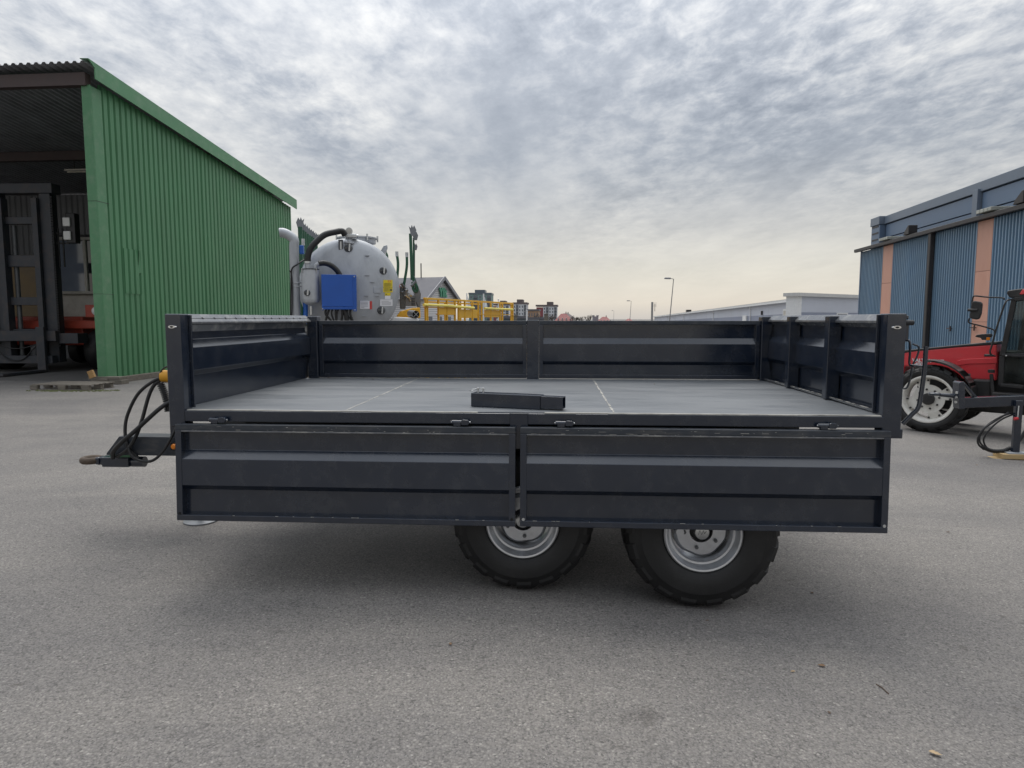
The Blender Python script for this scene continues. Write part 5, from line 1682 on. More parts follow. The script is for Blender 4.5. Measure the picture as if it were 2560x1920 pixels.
def low_roof(name, label, px0, px1, pyt, pyb, D, m, grp=None):
    a, b = at(px0, pyb, D), at(px1, pyb, D)
    t = at(px0, pyt, D)
    w = b.x - a.x
    o = thing(name, label, 'building', (a.x, D, -2), -0.05, grp)
    e, rr = a.z + 2, t.z + 2
    e = max(e, 1.0)
    MB().box((0.3, 0.3, 0), (w - 0.3, 9.7, e)).build('wall', 'house_wall', o)
    mb = MB()
    mb.add([(0, 0, e), (w, 0, e), (w, 10, e), (0, 10, e), (w * 0.36, 4, rr), (w * 0.62, 4, rr), (w * 0.62, 6, rr), (w * 0.36, 6, rr)],
           [(0, 1, 5, 4), (1, 2, 6, 5), (2, 3, 7, 6), (3, 0, 4, 7), (4, 5, 6, 7), (3, 2, 1, 0)])
    mb.build('roof', m, o)
    for k in range(4):
        x = w * (0.18 + 0.2 * k)
        z = e + (rr - e) * 0.18
        dm = MB().box((x, 0.1, z), (x + w * 0.06, 2.5, z + (rr - e) * 0.28)).build('dormer', 'house_wall', o)
        MB().box((x + w * 0.012, 0.04, z + (rr - e) * 0.04), (x + w * 0.048, 0.1, z + (rr - e) * 0.22)).build('window', 'window_dark', dm)
    MB().box((w * 0.58, 4, rr - 0.5), (w * 0.62, 5, rr + (rr - e) * 0.25)).build('chimney', 'flat_brown_roof', o)
GH = 'red roofed houses on the skyline'
low_roof('red_roofed_house', 'red roofed house with dormers, widest and leftmost of the three', 1385, 1436, 784, 804, 250, 'house_roof_red', GH)
low_roof('red_roofed_house', 'red roofed house between the bare trees and the street lamps', 1495, 1533, 792, 806, 250, 'house_roof_red', GH)
low_roof('red_roofed_house', 'small red roof just left of the grey chimney pipe', 1566, 1586, 797, 806, 260, 'house_roof_red', GH)
low_roof('dark_roofed_building', 'brown roofed building behind the leftmost red roofed house', 1392, 1440, 783, 796, 300, 'flat_brown_roof')

def low_shed(px0, px1, py, D, m, label):
    a, b = at(px0, py, D), at(px1, py, D)
    o = thing('low_building', label, 'building', (a.x, D, -1))
    MB().box((0, 0, 0), (b.x - a.x, 12, a.z + 0.55)).build('wall', m, o)
    MB().box((-0.4, -0.4, a.z + 0.55), (b.x - a.x + 0.4, 12.4, a.z + 1.0)).build('roof', 'slate_roof', o)
    for k in range(6):
        x = (b.x - a.x) * (k + 0.3) / 6
        MB().box((x, -0.05, a.z - 0.6), (x + (b.x - a.x) * 0.06, 0, a.z + 0.2)).build('window', 'window_dark', o)
low_shed(1245, 1315, 790, 120, 'tower_dark', 'low dark flat building under the apartment blocks')
low_shed(1318, 1362, 793, 140, 'window_dark', 'low black roofed shed below the tan building')
o = thing('grey_tower', 'small grey concrete block tower beside the bare trees', 'building', (at(1483, 790, 260).x, 260, 0))
MB().box((0, 0, 0), (2.0, 3, at(1483, 791, 260).z)).build('wall', 'trim_grey', o)
MB().box((-0.1, -0.1, at(1483, 791, 260).z), (0.5, 3.1, at(1483, 788, 260).z)).build('parapet', 'trim_grey', o)
MB().box((1.5, -0.1, at(1483, 791, 260).z), (2.1, 3.1, at(1483, 788, 260).z)).build('parapet', 'trim_grey', o)

def gatepost(px, py, D, m, w, label):
    p = at(px, py, D)
    o = thing('fence_post', label, 'post', (p.x, D, 0))
    MB().box((-w, -w, 0), (w, w, p.z)).build('shaft', m, o, bevel=0.01)
    MB().box((-w * 1.2, -w * 1.2, p.z), (w * 1.2, w * 1.2, p.z + 0.06)).build('cap', m, o)
gatepost(1289, 790, 60, 'old_wood', 0.14, 'grey post right of the yellow railing')
gatepost(1317, 777, 60, 'white_paint', 0.07, 'slim white post left of the trailer middle post')
gatepost(1365, 786, 60, 'old_wood', 0.16, 'dark wooden post right of the trailer middle post')

def flag(px, pyt, pyb, D, label):
    t, b = at(px, pyt, D), at(px + 3, pyb, D)
    o = thing('flag_pole', label, 'flag', (t.x, D, 0), 0, 'flags before the tower block')
    MB().tube([(0, 0, 0), (0, 0, t.z)], 0.07, 8).build('pole', 'white_paint', o)
    m = MB()
    n, k = 6, 8
    wv = at(px + 8, pyt, D).x - t.x
    vs = []
    for sgn in (0, 0.04):
        for j in range(k + 1):
            for i in range(n + 1):
                u, v = i / n, j / k
                droop = 0.9 * (1 - v) * u
                vs.append((0.08 + u * wv * (0.45 + 0.55 * (1 - v)), 0.12 * math.sin(u * 5 + v * 3) + sgn, t.z - 0.3 - v * (t.z - b.z) - droop * (1.2)))
    N1 = (n + 1) * (k + 1)
    fs = []
    for j in range(k):
        for i in range(n):
            a = j * (n + 1) + i
            fs += [(a, a + 1, a + n + 2, a + n + 1), (N1 + a + n + 1, N1 + a + n + 2, N1 + a + 1, N1 + a)]
    m.add(vs, fs)
    m.build('cloth', 'flag_white', o, smooth=60)
flag(1167, 733, 770, 75, 'white flag left of the tower block')
flag(1209, 734, 768, 75, 'white flag across the right side of the tower block')
o = thing('mast_pole', 'thin white mast rising over the yellow railing', 'pole', (at(1246, 790, 90).x, 90, 0))
MB().tube([(0, 0, 0), (0, 0, at(1246, 750, 90).z)], 0.06, 8).build('shaft', 'white_paint', o)
MB().lathe([(0.09, 0), (0.09, 0.12), (0.001, 0.18)], 8, TR(0, 0, at(1246, 750, 90).z)).build('finial', 'white_paint', o)

# bare trees on the skyline
def tree(px, py, D, seed, label):
    rnd = random.Random(seed)
    p = at(px, py, D)
    o = thing('bare_tree', label, 'tree', (p.x, D, -1), 0, 'bare trees on the skyline')
    hgt = p.z + 1
    tr = MB(); cr = MB()
    tr.tube([(0, 0, 0), (rnd.uniform(-.2, .2), 0, hgt * 0.2), (rnd.uniform(-.3, .3), 0, hgt * 0.38)], 0.32, 7, r1=0.2)
    def grow(p, d, ln, r, lev):
        q = p + d * ln
        cr.tube([p, p.lerp(q, 0.5) + Vector((rnd.uniform(-1, 1), rnd.uniform(-1, 1), rnd.uniform(-.3, .6))) * ln * 0.07, q], r, 5, r1=r * 0.55)
        if lev == 0:
            return
        for k in range(rnd.choice((2, 3, 3))):
            nd = (d + Vector((rnd.uniform(-1, 1), rnd.uniform(-1, 1), rnd.uniform(-.2, .7))) * 0.75).normalized()
            grow(p.lerp(q, rnd.uniform(0.55, 1.0)), nd, ln * rnd.uniform(0.6, 0.8), r * 0.6, lev - 1)
    for k in range(5):
        a = 2 * PI * k / 5 + rnd.uniform(-.4, .4)
        grow(Vector((0, 0, hgt * rnd.uniform(0.22, 0.38))), Vector((math.cos(a) * 0.7, math.sin(a) * 0.7, 1)).normalized(), hgt * 0.26, 0.13, 4)
    tr.build('trunk', 'bark', o)
    cr.build('crown', 'bark', o)
for i, (px, py, D, lab) in enumerate(((1437, 786, 210, 'bare tree right behind the leftmost red roofed house'), (1452, 787, 215, 'bare tree, second from the left red roofed house'),
                                      (1471, 784, 205, 'widest bare tree on the skyline, left of the grey tower'), (1300, 782, 170, 'bare tree in front of the apartment block by the yellow railing'),
                                      (1342, 781, 170, 'bare tree before the low tan building'), (1377, 780, 180, 'bare tree before the rightmost apartment block'))):
    tree(px, py, D, 30 + i, lab)

def street_lamp(px, pyt, D, lean, label):
    p = at(px, pyt, D)
    o = thing('street_lamp', label, 'street lamp', (p.x, D, -0.5), 0, 'street lamps along the far road')
    t = p.z + 0.5
    MB().tube([(-lean * t, 0, 0), (0, 0, t)], 0.09, 8, r1=0.06).build('pole', 'pole_steel', o)
    MB().beam((0.05, 0, t), (-0.5, 0, t + 0.12), 0.08, 0.08).build('arm', 'pole_steel', o)
    m = MB()
    m.prism([(-0.45, 0.0), (-1.35, 0.02), (-1.45, 0.14), (-1.3, 0.26), (-0.45, 0.24)], -0.18, 0.18, TR(0, 0, t) @ AXY)
    m.build('lamp_head', 'trim_grey', o, bevel=0.04)
street_lamp(1684, 698, 105, 0.075, 'tall street lamp above the long pale hall, nearest of the lamps')
street_lamp(1578, 753, 215, 0.05, 'street lamp left of the grey chimney pipe, second tallest')
street_lamp(1535, 777, 420, 0.03, 'farthest and smallest street lamp left of the chimney')

o = thing('chimney_pipe', 'grey chimney pipe with small ladder cage at the end of the pale hall', 'chimney', (at(1630, 790, 140).x, 140, 0))
ct = at(1630, 755, 140).z
MB().tube([(0, 0, 0), (0, 0, ct)], 0.21, 14).build('shaft', 'pole_steel', o, smooth=40)
MB().tube([(0.55, 0, ct - 1.9), (0.55, 0, ct - 0.4)], 0.05, 6).build('ladder_rail', 'gutter_dark', o)
for k in range(4):
    MB().lathe([(0.30, -0.02), (0.33, -0.02), (0.33, 0.02), (0.30, 0.02)], 14, TR(0.6, 0, ct - 0.2 - 0.25 * k), close=True).build('cage_hoop', 'trim_grey', o)

# ------------------------------------------------------------------ long pale hall on the right
def make_hall():
    A, B = at(1990, 752, 70), at(1636, 793, 215)
    d = Vector((B.x - A.x, B.y - A.y, 0))
    ln = d.length
    o = thing('pale_hall', 'long low pale grey-blue industrial hall with darker lower band', 'building', (A.x, A.y, -1.5), math.atan2(d.y, d.x))
    z0, z1 = A.z + 1.5, B.z + 1.5
    W = 30
    zt = lambda x: z0 + (z1 - z0) * x / ln
    n = 14
    for k in range(n):
        # bays get longer away from the camera only by perspective; equal in place
        a, b = ln * k / n, ln * (k + 1) / n - 0.05
        for (lo, hi, m, nm, pr) in ((0.0, lambda x: zt(x) - 1.30, 'hall_band', 'lower_panel', 0.0), (None, zt, 'hall_pale', 'wall_panel', 0.0)):
            zl = (lambda x: 0.0) if lo is not None else (lambda x: zt(x) - 1.295)
            m_ = MB()
            vs = [(a, 0, zl(a)), (b, 0, zl(b)), (b, 0, hi(b)), (a, 0, hi(a)), (a, -0.2, zl(a)), (b, -0.2, zl(b)), (b, -0.2, hi(b)), (a, -0.2, hi(a))]
            m_.add(vs, [(0, 1, 2, 3), (7, 6, 5, 4), (0, 4, 5, 1), (1, 5, 6, 2), (2, 6, 7, 3), (3, 7, 4, 0)])
            m_.build(nm, m, o)
    MB().add([(12, -0.2, 0), (ln, -0.2, 0), (ln, -0.2, z1 - .1), (12, -0.2, z0 - .2), (12, -W, 0), (ln, -W, 0), (ln, -W, z1 - .1), (12, -W, z0 - .2)],
             [(0, 1, 2, 3), (7, 6, 5, 4), (0, 4, 5, 1), (1, 5, 6, 2), (2, 6, 7, 3), (3, 7, 4, 0)]).build('hall_core', 'gutter_dark', o)
    m = MB()
    m.beam((-0.3, 0.15, z0 + 0.12), (ln, 0.15, z1 + 0.12), 0.5, 0.26)
    m.build('eaves', 'hall_roof', o)
    MB().beam((-0.3, 0.42, z0 - 0.02), (ln, 0.42, z1 - 0.02), 0.10, 0.14).build('gutter', 'hall_white', o)
    for x in (1.2, 19, 45, 80, 110):
        MB().tube([(x, 0.25, zt(x) - 0.1), (x, 0.1, zt(x) - 0.5), (x, 0.1, 0.2)], 0.07, 8).build('downpipe', 'hall_white', o)
    f = MB().box((2.6, 0.0, zt(2.6) - 2.6), (4.2, 0.10, zt(2.6) - 0.75)).build('door_frame', 'hall_white', o)
    MB().box((2.9, 0.10, zt(2.6) - 2.6), (3.9, 0.13, zt(2.6) - 0.95)).build('door_leaf', 'cab_white', f)
    MB().box((13, 0.0, zt(13) - 1.25), (13.25, 0.2, zt(13) - 0.75)).build('wall_lamp', 'gutter_dark', o)
    MB().box((21, 0.0, zt(21) - 2.1), (23, 0.2, zt(21) - 1.2)).build('vent_box', 'hall_white', o)
    MB().box((90, -3, z1 + 0.3), (92, -2, z1 + 1.6)).build('roof_stack', 'gutter_dark', o)
    # higher block at the near end
    C = at(1993, 733, 69)
    Dp = at(2150, 741, 76)
    e = Vector((Dp.x - C.x, Dp.y - C.y, 0))
    o2 = thing('pale_block', 'higher pale grey-blue block at the near end of the long hall', 'building', (C.x, C.y, -1.5), math.atan2(e.y, e.x))
    w = e.length
    Z = C.z + 1.5
    bd = H + ray(1993, 781).z * 69 + 1.5
    MB().box((0.8, -0.02, 0), (w, 1.2, bd)).build('lower_panel', 'hall_band', o2)
    MB().box((0.8, -0.02, bd + 0.01), (w, 1.2, Z - 0.3)).build('wall_panel', 'hall_pale', o2)
    MB().box((0.0, -0.05, 0), (0.79, 1.2, Z - 0.3)).build('corner_panel', 'hall_white', o2)
    MB().box((-0.25, -0.3, Z - 0.3), (w + 0.2, 1.4, Z + 0.05)).build('parapet', 'hall_roof', o2)
    xw = (at(2102, 785, 75).x - C.x)
    f = MB().box((xw, -0.12, bd - 1.2), (xw + 2.2, -0.022, bd + 0.0)).build('window_frame', 'hall_white', o2)
    MB().box((xw + 0.2, -0.14, bd - 1.0), (xw + 2.0, -0.12, bd - 0.12)).build('window_pane', 'window_dark', f)
make_hall()

# ------------------------------------------------------------------ blue corrugated hall
def make_blue_hall():
    F_, N_ = Vector((20.0, 39.5)), Vector((17.55, 21.0))
    d = F_ - N_
    far = F_
    dirn = (N_ - F_).normalized()                      # towards the camera
    LN = 30.0
    ze = 5.5
    rz = math.atan2(dirn.y, dirn.x)
    o = thing('blue_hall', 'blue corrugated steel hall with orange door strips and dark gutter', 'building', (F_.x, F_.y, -0.42), rz)
    # local X runs from the far corner towards the camera; outside face is -Y
    Z = ze + 0.42
    def X(px, py=700):
        r = ray(px, py)
        # solve F_ + t*dirn on ray
        t = (F_.x - r.x * F_.y) / (r.x * dirn.y - dirn.x)
        return t
    op = [(X(2205, 700), X(2229, 700)), (X(2437, 700), X(2475, 700))]
    stops = [0.12, op[0][0], op[0][1], X(2322, 700), op[1][0], op[1][1], LN]
    def run(a, b):
        x = a
        while x < b - 0.01:
            x1 = min(x + 1.02, b)
            if b - x1 < 0.3:
                x1 = b
            corrugated(x, x1 - 0.003, 0.02, Z - 0.02, 0.20, 0.085, top=0.34, slope=0.12).build('wall_sheet', 'blue_sheet', o)
            x = x1
    run(stops[0], stops[1]); run(stops[2], stops[4]); run(stops[5], min(stops[5] + 6.5, LN))
    for (a, b) in op:
        nseg = 3
        for k in range(nseg):
            z0, z1 = 0.02 + (Z - 0.04) * k / nseg, 0.02 + (Z - 0.04) * (k + 1) / nseg - 0.012
            MB().box((a, -0.012, z0), (b, 0.085, z1)).build('door_panel', 'orange_door', o, bevel=0.004)
        MB().box((a - 0.02, -0.02, 0), (a + 0.015, 0.05, Z - 0.02)).build('door_edge', 'blue_trim', o)
    MB().box((-0.02, -0.02, 0), (0.12, 0.3, Z)).build('corner_trim', 'blue_panel', o)
    MB().box((0.0, 0.12, 0), (LN, 14, Z - 0.03)).build('hall_core', 'blue_panel', o)
    xd = X(2330, 700)
    MB().box((xd - 0.13, -0.22, 0.0), (xd + 0.13, -0.02, Z)).build('downpipe', 'gutter_dark', o, bevel=0.03)
    # gutter and tiled roof edge
    g = MB()
    g.prism([(-0.30, Z - 0.02), (-0.30, Z + 0.13), (-0.26, Z + 0.15), (0.2, Z + 0.18), (0.2, Z + 0.05), (-0.20, Z - 0.04)], -0.25, LN, Matrix(((0, 0, 1, 0), (1, 0, 0, 0), (0, 1, 0, 0), (0, 0, 0, 1))))
    g.build('gutter', 'gutter_dark', o)
    m = corrugated(-0.2, LN, 0, 1.2, 0.2, 0.05)
    q = m.build('lower_roof', 'gutter_dark', o)
    q.location = (0, -0.26, Z + 0.13)
    q.rotation_euler = (math.radians(-78), 0, 0)
    for a, b in ((2215, 2240), (2460, 2503)):
        xa, xb = X(a, 605), X(b, 560)
        n = 4
        for k in range(n):
            x0 = xa + (xb - xa) * k / n
            MB().box((x0, -0.36, Z + 0.20), (x0 + (xb - xa) / n - 0.05, 0.5, Z + 0.34)).build('roof_light', 'roof_light', o, bevel=0.02)
    for px in (2273, 2548):
        x = X(px, 600)
        mm = MB()
        mm.prism([(0, 0), (0.6, 0.0), (0.6, 0.42), (0.5, 0.42), (0.12, 0.16)], -0.2, 0.2, TR(x, -0.1, Z + 0.18) @ AXY)
        mm.build('roof_vent', 'gutter_dark', o, bevel=0.02)
    # upper storey set back
    yb = 0.75
    zp = H + ray(2160, 548).z * 38.5 + 0.42
    zc = H + ray(2195, 551).z * 38 + 0.42
    base = Z - 0.1
    for k in range(4):
        xa, xb = 1.4 + k * 9.6, 1.4 + (k + 1) * 9.6 - 0.45
        if xa > LN:
            break
        for j in range(2):
            z0 = base + (zp - 0.32 - base) * j / 2
            z1 = base + (zp - 0.32 - base) * (j + 1) / 2 - 0.05
            MB().box((xa, yb, z0), (min(xb, LN), yb + 0.2, z1)).build('wall_panel', 'blue_panel', o, bevel=0.008)
        MB().box((xb + 0.02, yb - 0.18, base), (xb + 0.42, yb + 0.2, zp - 0.2)).build('pilaster', 'blue_trim', o, bevel=0.01)
    MB().box((0.2, yb + 0.2, 0.5), (LN, 13, zp - 0.05)).build('upper_core', 'blue_panel', o)
    MB().box((0.1, yb - 0.08, zp - 0.32), (LN, 13.2, zp + 0.10)).build('parapet', 'blue_trim', o, bevel=0.02)
    MB().box((0.15, yb - 0.30, base), (1.3, yb + 0.2, zp - 0.33)).build('corner_tower', 'blue_panel', o, bevel=0.02)
    MB().box((0.1, yb - 0.36, zp - 0.325), (1.35, yb + 0.21, zp + 0.12)).build('tower_cap', 'blue_trim', o, bevel=0.02)
    for z in (0.35, 0.55, 0.75):
        MB().box((0.3, yb - 0.32, base + (zp - base) * z), (1.15, yb - 0.30, base + (zp - base) * z + 0.08)).build('louvre', 'gutter_dark', o)
    # door handles
    for (px, py) in ((2380, 821), (2440, 819)):
        x = X(px, py)
        z = H + ray(px, py).z * (F_.y + dirn.y * x) + 0.42
        h = MB().beam((x - 0.28, -0.09, z), (x + 0.05, -0.09, z), 0.03, 0.04).beam((x + 0.05, -0.09, z - 0.12), (x + 0.05, -0.09, z + 0.10), 0.03, 0.05)
        h.beam((x + 0.02, -0.10, z), (x + 0.02, 0.02, z), 0.03, 0.03)
        h.build('door_handle', 'primer_steel', o)
make_blue_hall()

# ------------------------------------------------------------------ red tractor
def make_tractor():
    g = gp(2336, 1084)
    rz = -0.78
    T = thing('red_tractor', 'red tractor with black cab and white wheel rims beside the blue hall', 'tractor', (g.x, g.y, g.z), rz)
    P = projector(g.x, g.y, g.z, rz)
    c = P(2317, 1006, 0.0)
    R = 0.585
    make_wheel(T, (c.x, 0.0, R - 0.01), R, 0.36, 0.405, rz=0.0, nlug=18, lug_h=0.035, style='tractor')
    make_wheel(T, (c.x, 2.0, R - 0.01), R, 0.36, 0.405, rz=PI, nlug=18, lug_h=0.035, style='tractor')
    MB().tube([(c.x, 0.2, R), (c.x, 1.8, R)], 0.10, 12).build('front_axle', 'tractor_black', T, smooth=40)
    # bonnet side, drawn on the plane of its near side
    yb = 0.62
    yw = 0.78
    def poly(pts, y, dep, m, name, bev=0.02):
        q = [P(x, yy, y) for x, yy in pts]
        return MB().prism([(p.x, p.z) for p in q], -(y + dep), -y, Matrix.Rotation(PI / 2, 4, 'X')).build(name, m, T, bevel=bev, seg=3)
    bon = poly([(2215, 936), (2222, 905), (2245, 882), (2290, 876), (2400, 866), (2492, 860), (2490, 952), (2400, 948), (2372, 925), (2340, 916), (2262, 916), (2258, 936)], yb, yw, 'tractor_red', 'bonnet', 0.03)
    poly([(2236, 888), (2246, 877), (2290, 872.5), (2400, 862), (2495, 854), (2495, 861), (2400, 867.5), (2290, 878), (2250, 884)], yb - 0.01, yw + 0.02, 'tractor_black', 'bonnet_spine', 0.012)
    poly([(2386, 918), (2393, 902), (2406, 898), (2492, 894), (2492, 908), (2420, 910), (2398, 914)], yb - 0.018, 0.03, 'tractor_red', 'bonnet_crease', 0.008)
    poly([(2216, 942), (2218, 918), (2234, 917), (2240, 945)], yb - 0.012, yw + 0.02, 'tractor_black', 'grille', 0.01)
    # model lettering on the bonnet
    for s, px, py, sz in (('VALTRA', 2304, 901.5, 0.082), ('6400', 2294, 910.5, 0.082)):
        q = P(px, py, yb - 0.006)
        text_mesh('bonnet_lettering', s, sz, 'white_paint', bon, TR(q.x, yb - 0.004, q.z) @ Matrix.Rotation(PI / 2, 4, 'X'), 0.003, 0.003)
    q0, q1 = P(2340, 900, yb), P(2360, 898.5, yb)
    MB().box((q0.x, yb - 0.006, q0.z - 0.012), (q1.x, yb, q0.z + 0.010)).build('bonnet_stripe', 'white_paint', bon)
    # engine, gearbox
    a, b = P(2262, 1010, yb), P(2492, 950, yb)
    MB().box((a.x + 0.3, yb + 0.1, 0.35), (b.x + 0.8, yb + yw - 0.1, b.z + 0.05)).build('engine_block', 'tractor_black', T, bevel=0.03)
    MB().box((P(2428, 1000, 0.45).x, 0.40, P(2428, 1018, 0.45).z), (P(2480, 960, 0.45).x, 0.62, P(2480, 950, 0.45).z)).build('side_tank', 'tractor_black', T, bevel=0.03)
    # front mudguard arc over the wheel
    m = MB()
    arc = []
    for k in range(15):
        an = math.radians(98 - k * 100 / 14)
        arc.append((c.x + 0.68 * math.cos(an), R + 0.68 * math.sin(an) - 0.02))
    for (x0, z0), (x1, z1) in zip(arc, arc[1:]):
        m.add([(x0, -0.02, z0), (x1, -0.02, z1), (x1, 0.36, z1), (x0, 0.36, z0), (x0 * 1 + 0.0, -0.02, z0 - 0.03), (x1, -0.02, z1 - 0.03), (x1, 0.36, z1 - 0.03), (x0, 0.36, z0 - 0.03)],
              [(0, 1, 2, 3), (7, 6, 5, 4), (0, 4, 5, 1), (2, 6, 7, 3), (1, 5, 6, 2), (3, 7, 4, 0)])
    m.build('mudguard', 'tractor_black', T, smooth=30)
    MB().beam((arc[8][0], 0.34, arc[8][1]), (arc[8][0] - 0.1, yb + 0.1, arc[8][1] - 0.2), 0.05, 0.04).build('mudguard_stay', 'tractor_black', T)
    # cab: black frame with glazing, cut by the picture edge
    yc = 0.42
    cw = 1.35
    def strut(pts, w, h, name, m='tractor_black', y=yc):
        q = [P(x, yy, y) for x, yy in pts]
        mb = MB()
        for p0, p1 in zip(q, q[1:]):
            mb.beam(p0, p1, w, h, up=(0, 1, 0))
        return mb.build(name, m, T, bevel=0.012)
    A0, A1 = (2502, 965), (2536, 746)
    strut([A0, (2506, 890), A1], 0.075, 0.07, 'cab_front_pillar')
    strut([(2506, 888), (2660, 886)], 0.05, 0.10, 'cab_waist_rail')
    strut([(2502, 962), (2560, 968), (2640, 968)], 0.06, 0.14, 'door_sill')
    strut([(2536, 748), (2680, 740)], 0.07, 0.10, 'cab_roof_rail')
    strut([(2680, 742), (2690, 968)], 0.07, 0.09, 'cab_rear_pillar')
    for (x, yy, x1, y1) in ((2502, 965, 2536, 746),):
        q0, q1 = P(x, yy, yc), P(x1, y1, yc)
        mb = MB().beam(q0 + Vector((0, cw, 0)), q1 + Vector((0, cw, 0)), 0.075, 0.07, up=(0, 1, 0))
        mb.build('cab_front_pillar', 'tractor_black', T, bevel=0.012)
    r0, r1 = P(2518, 738, yc), P(2545, 722, yc)
    roof = [(2516, 733), (2519, 726), (2548, 722), (2700, 708), (2700, 738), (2536, 744), (2524, 745)]
    poly(roof, yc - 0.05, cw + 0.15, 'tractor_black', 'cab_roof', 0.02)
    poly([(2548, 736), (2556, 724), (2700, 708), (2700, 733)], yc - 0.07, 0.04, 'tractor_red', 'roof_panel', 0.01)
    def glass(pts, y, name='glass'):
        q = [P(x, yy, y) for x, yy in pts]
        return MB().prism([(p.x, p.z) for p in q], -(y + 0.008), -y, Matrix.Rotation(PI / 2, 4, 'X')).build(name, 'cab_glass', T)
    glass([(2509, 885), (2539, 750), (2678, 744), (2684, 882)], yc + 0.01)
    glass([(2506, 892), (2680, 890), (2684, 958), (2505, 955)], yc + 0.01, 'door_glass')
    # seat, wheel and console seen through the glass
    s = P(2580, 900, yc + 0.6)
    MB().box((s.x - 0.1, yc + 0.4, s.z - 0.2), (s.x + 0.45, yc + 0.9, s.z)).build('seat', 'tractor_black', T, bevel=0.05)
    MB().box((s.x + 0.3, yc + 0.4, s.z), (s.x + 0.45, yc + 0.9, s.z + 0.6)).build('seat_back', 'tractor_black', T, bevel=0.05)
    s = P(2545, 880, yc + 0.6)
    MB().box((s.x - 0.25, yc + 0.35, s.z - 0.5), (s.x + 0.05, yc + 1.0, s.z + 0.02)).build('dashboard', 'tractor_black', T, bevel=0.05)
    hoop = [(s.x + 0.14 + 0.17 * math.cos(t * PI / 8) * 0.5, yc + 0.66 + 0.19 * math.sin(t * PI / 8), s.z + 0.12 + 0.10 * math.cos(t * PI / 8)) for t in range(17)]
    MB().tube(hoop, 0.014, 8).build('steering_wheel', 'tractor_black', T, smooth=50)
    # step and exhaust bracket
    a = P(2482, 1003, 0.25)
    b = P(2552, 988, 0.25)
    MB().box((a.x, 0.15, a.z), (b.x + 0.4, 0.42, b.z + 0.02)).build('cab_step', 'tractor_black', T, bevel=0.01)
    strut([(2484, 1000), (2478, 935)], 0.05, 0.05, 'step_rail', y=0.35)
    MB().lathe([(0.05, 0), (0.05, 0.05), (0.001, 0.06)], 12, TR(P(2478, 932, 0.35).x, 0.35, P(2478, 932, 0.35).z)).build('filler_cap', 'tractor_black', T)
    # rear wheel beyond the frame
    make_wheel(T, (c.x + 2.45, -0.05, 0.83), 0.83, 0.5, 0.52, nlug=18, lug_h=0.045, style='tractor')
    make_wheel(T, (c.x + 2.45, 2.1, 0.83), 0.83, 0.5, 0.52, rz=PI, nlug=18, lug_h=0.045, style='tractor')
    MB().tube([(c.x + 2.45, 0.3, 0.83), (c.x + 2.45, 1.8, 0.83)], 0.16, 14).build('rear_axle', 'tractor_black', T, smooth=40)
    # mirror on its bracket
    def rod(pts, r, name, y=0.2):
        return MB().tube(curve([P(x, yy, y + dy) for x, yy, dy in pts], 6), r, 10).build(name, 'tractor_black', T, smooth=50)
    rod([(2509, 750, 0), (2510, 746, 0), (2500, 744, 0), (2470, 743, -0.1), (2442, 740, -0.2), (2434, 741, -0.2), (2431, 750, -0.2), (2430, 760, -0.2)], 0.012, 'mirror_bracket')
    rod([(2424, 795, -0.2), (2421, 803, -0.2), (2426, 808, -0.2), (2450, 814, -0.1), (2478, 822, 0.0), (2486, 827, 0), (2487, 835, 0)], 0.012, 'mirror_bracket')
    rod([(2531, 749, 0.15), (2520, 750, 0.05), (2513, 758, 0.0), (2503, 785, 0.0), (2490, 825, 0.0), (2480, 862, 0), (2475, 880, 0), (2480, 888, 0.05), (2487, 890, 0.15)], 0.014, 'grab_rail')
    rod([(2461, 888.5, 0), (2482, 888.5, 0.05)], 0.022, 'grip')
    m = poly([(2425, 796), (2423, 790), (2428, 758), (2431, 753), (2436, 752), (2450, 754), (2455, 759), (2452, 785), (2447, 797), (2440, 799)], -0.06, 0.10, 'tractor_black', 'mirror_head', 0.02)
    q = P(2428, 775, -0.08)
    MB().tube([(q.x - 0.05, -0.08, q.z), (q.x + 0.08, -0.07, q.z)], 0.022, 10).build('mirror_knuckle', 'tractor_black', m, smooth=50)
    # work lamp on the bonnet and small orange clip
    poly([(2437, 842), (2441, 837), (2455, 835), (2476, 834), (2479, 838), (2477, 843), (2468, 845), (2466, 850), (2454, 850), (2452, 845)], yb - 0.02, 0.12, 'tractor_black', 'work_lamp', 0.01)
    q = P(2466, 848, yb - 0.05)
    MB().box((q.x, yb - 0.06, q.z - 0.02), (q.x + 0.05, yb - 0.03, q.z + 0.03)).build('orange_clip', 'amber_lens', T, bevel=0.006)
    q = P(2510, 889, yc - 0.05)
    MB().lathe([(0.014, 0), (0.012, 0.012), (0.001, 0.014)], 12, TR(q.x + 0.03, yc - 0.045, q.z) @ AXY).build('door_lock', 'zinc', T)
    MB().box((q.x + 0.10, yc - 0.07, q.z - 0.02), (q.x + 0.30, yc - 0.045, q.z + 0.015)).build('door_handle', 'tractor_black', T, bevel=0.01)

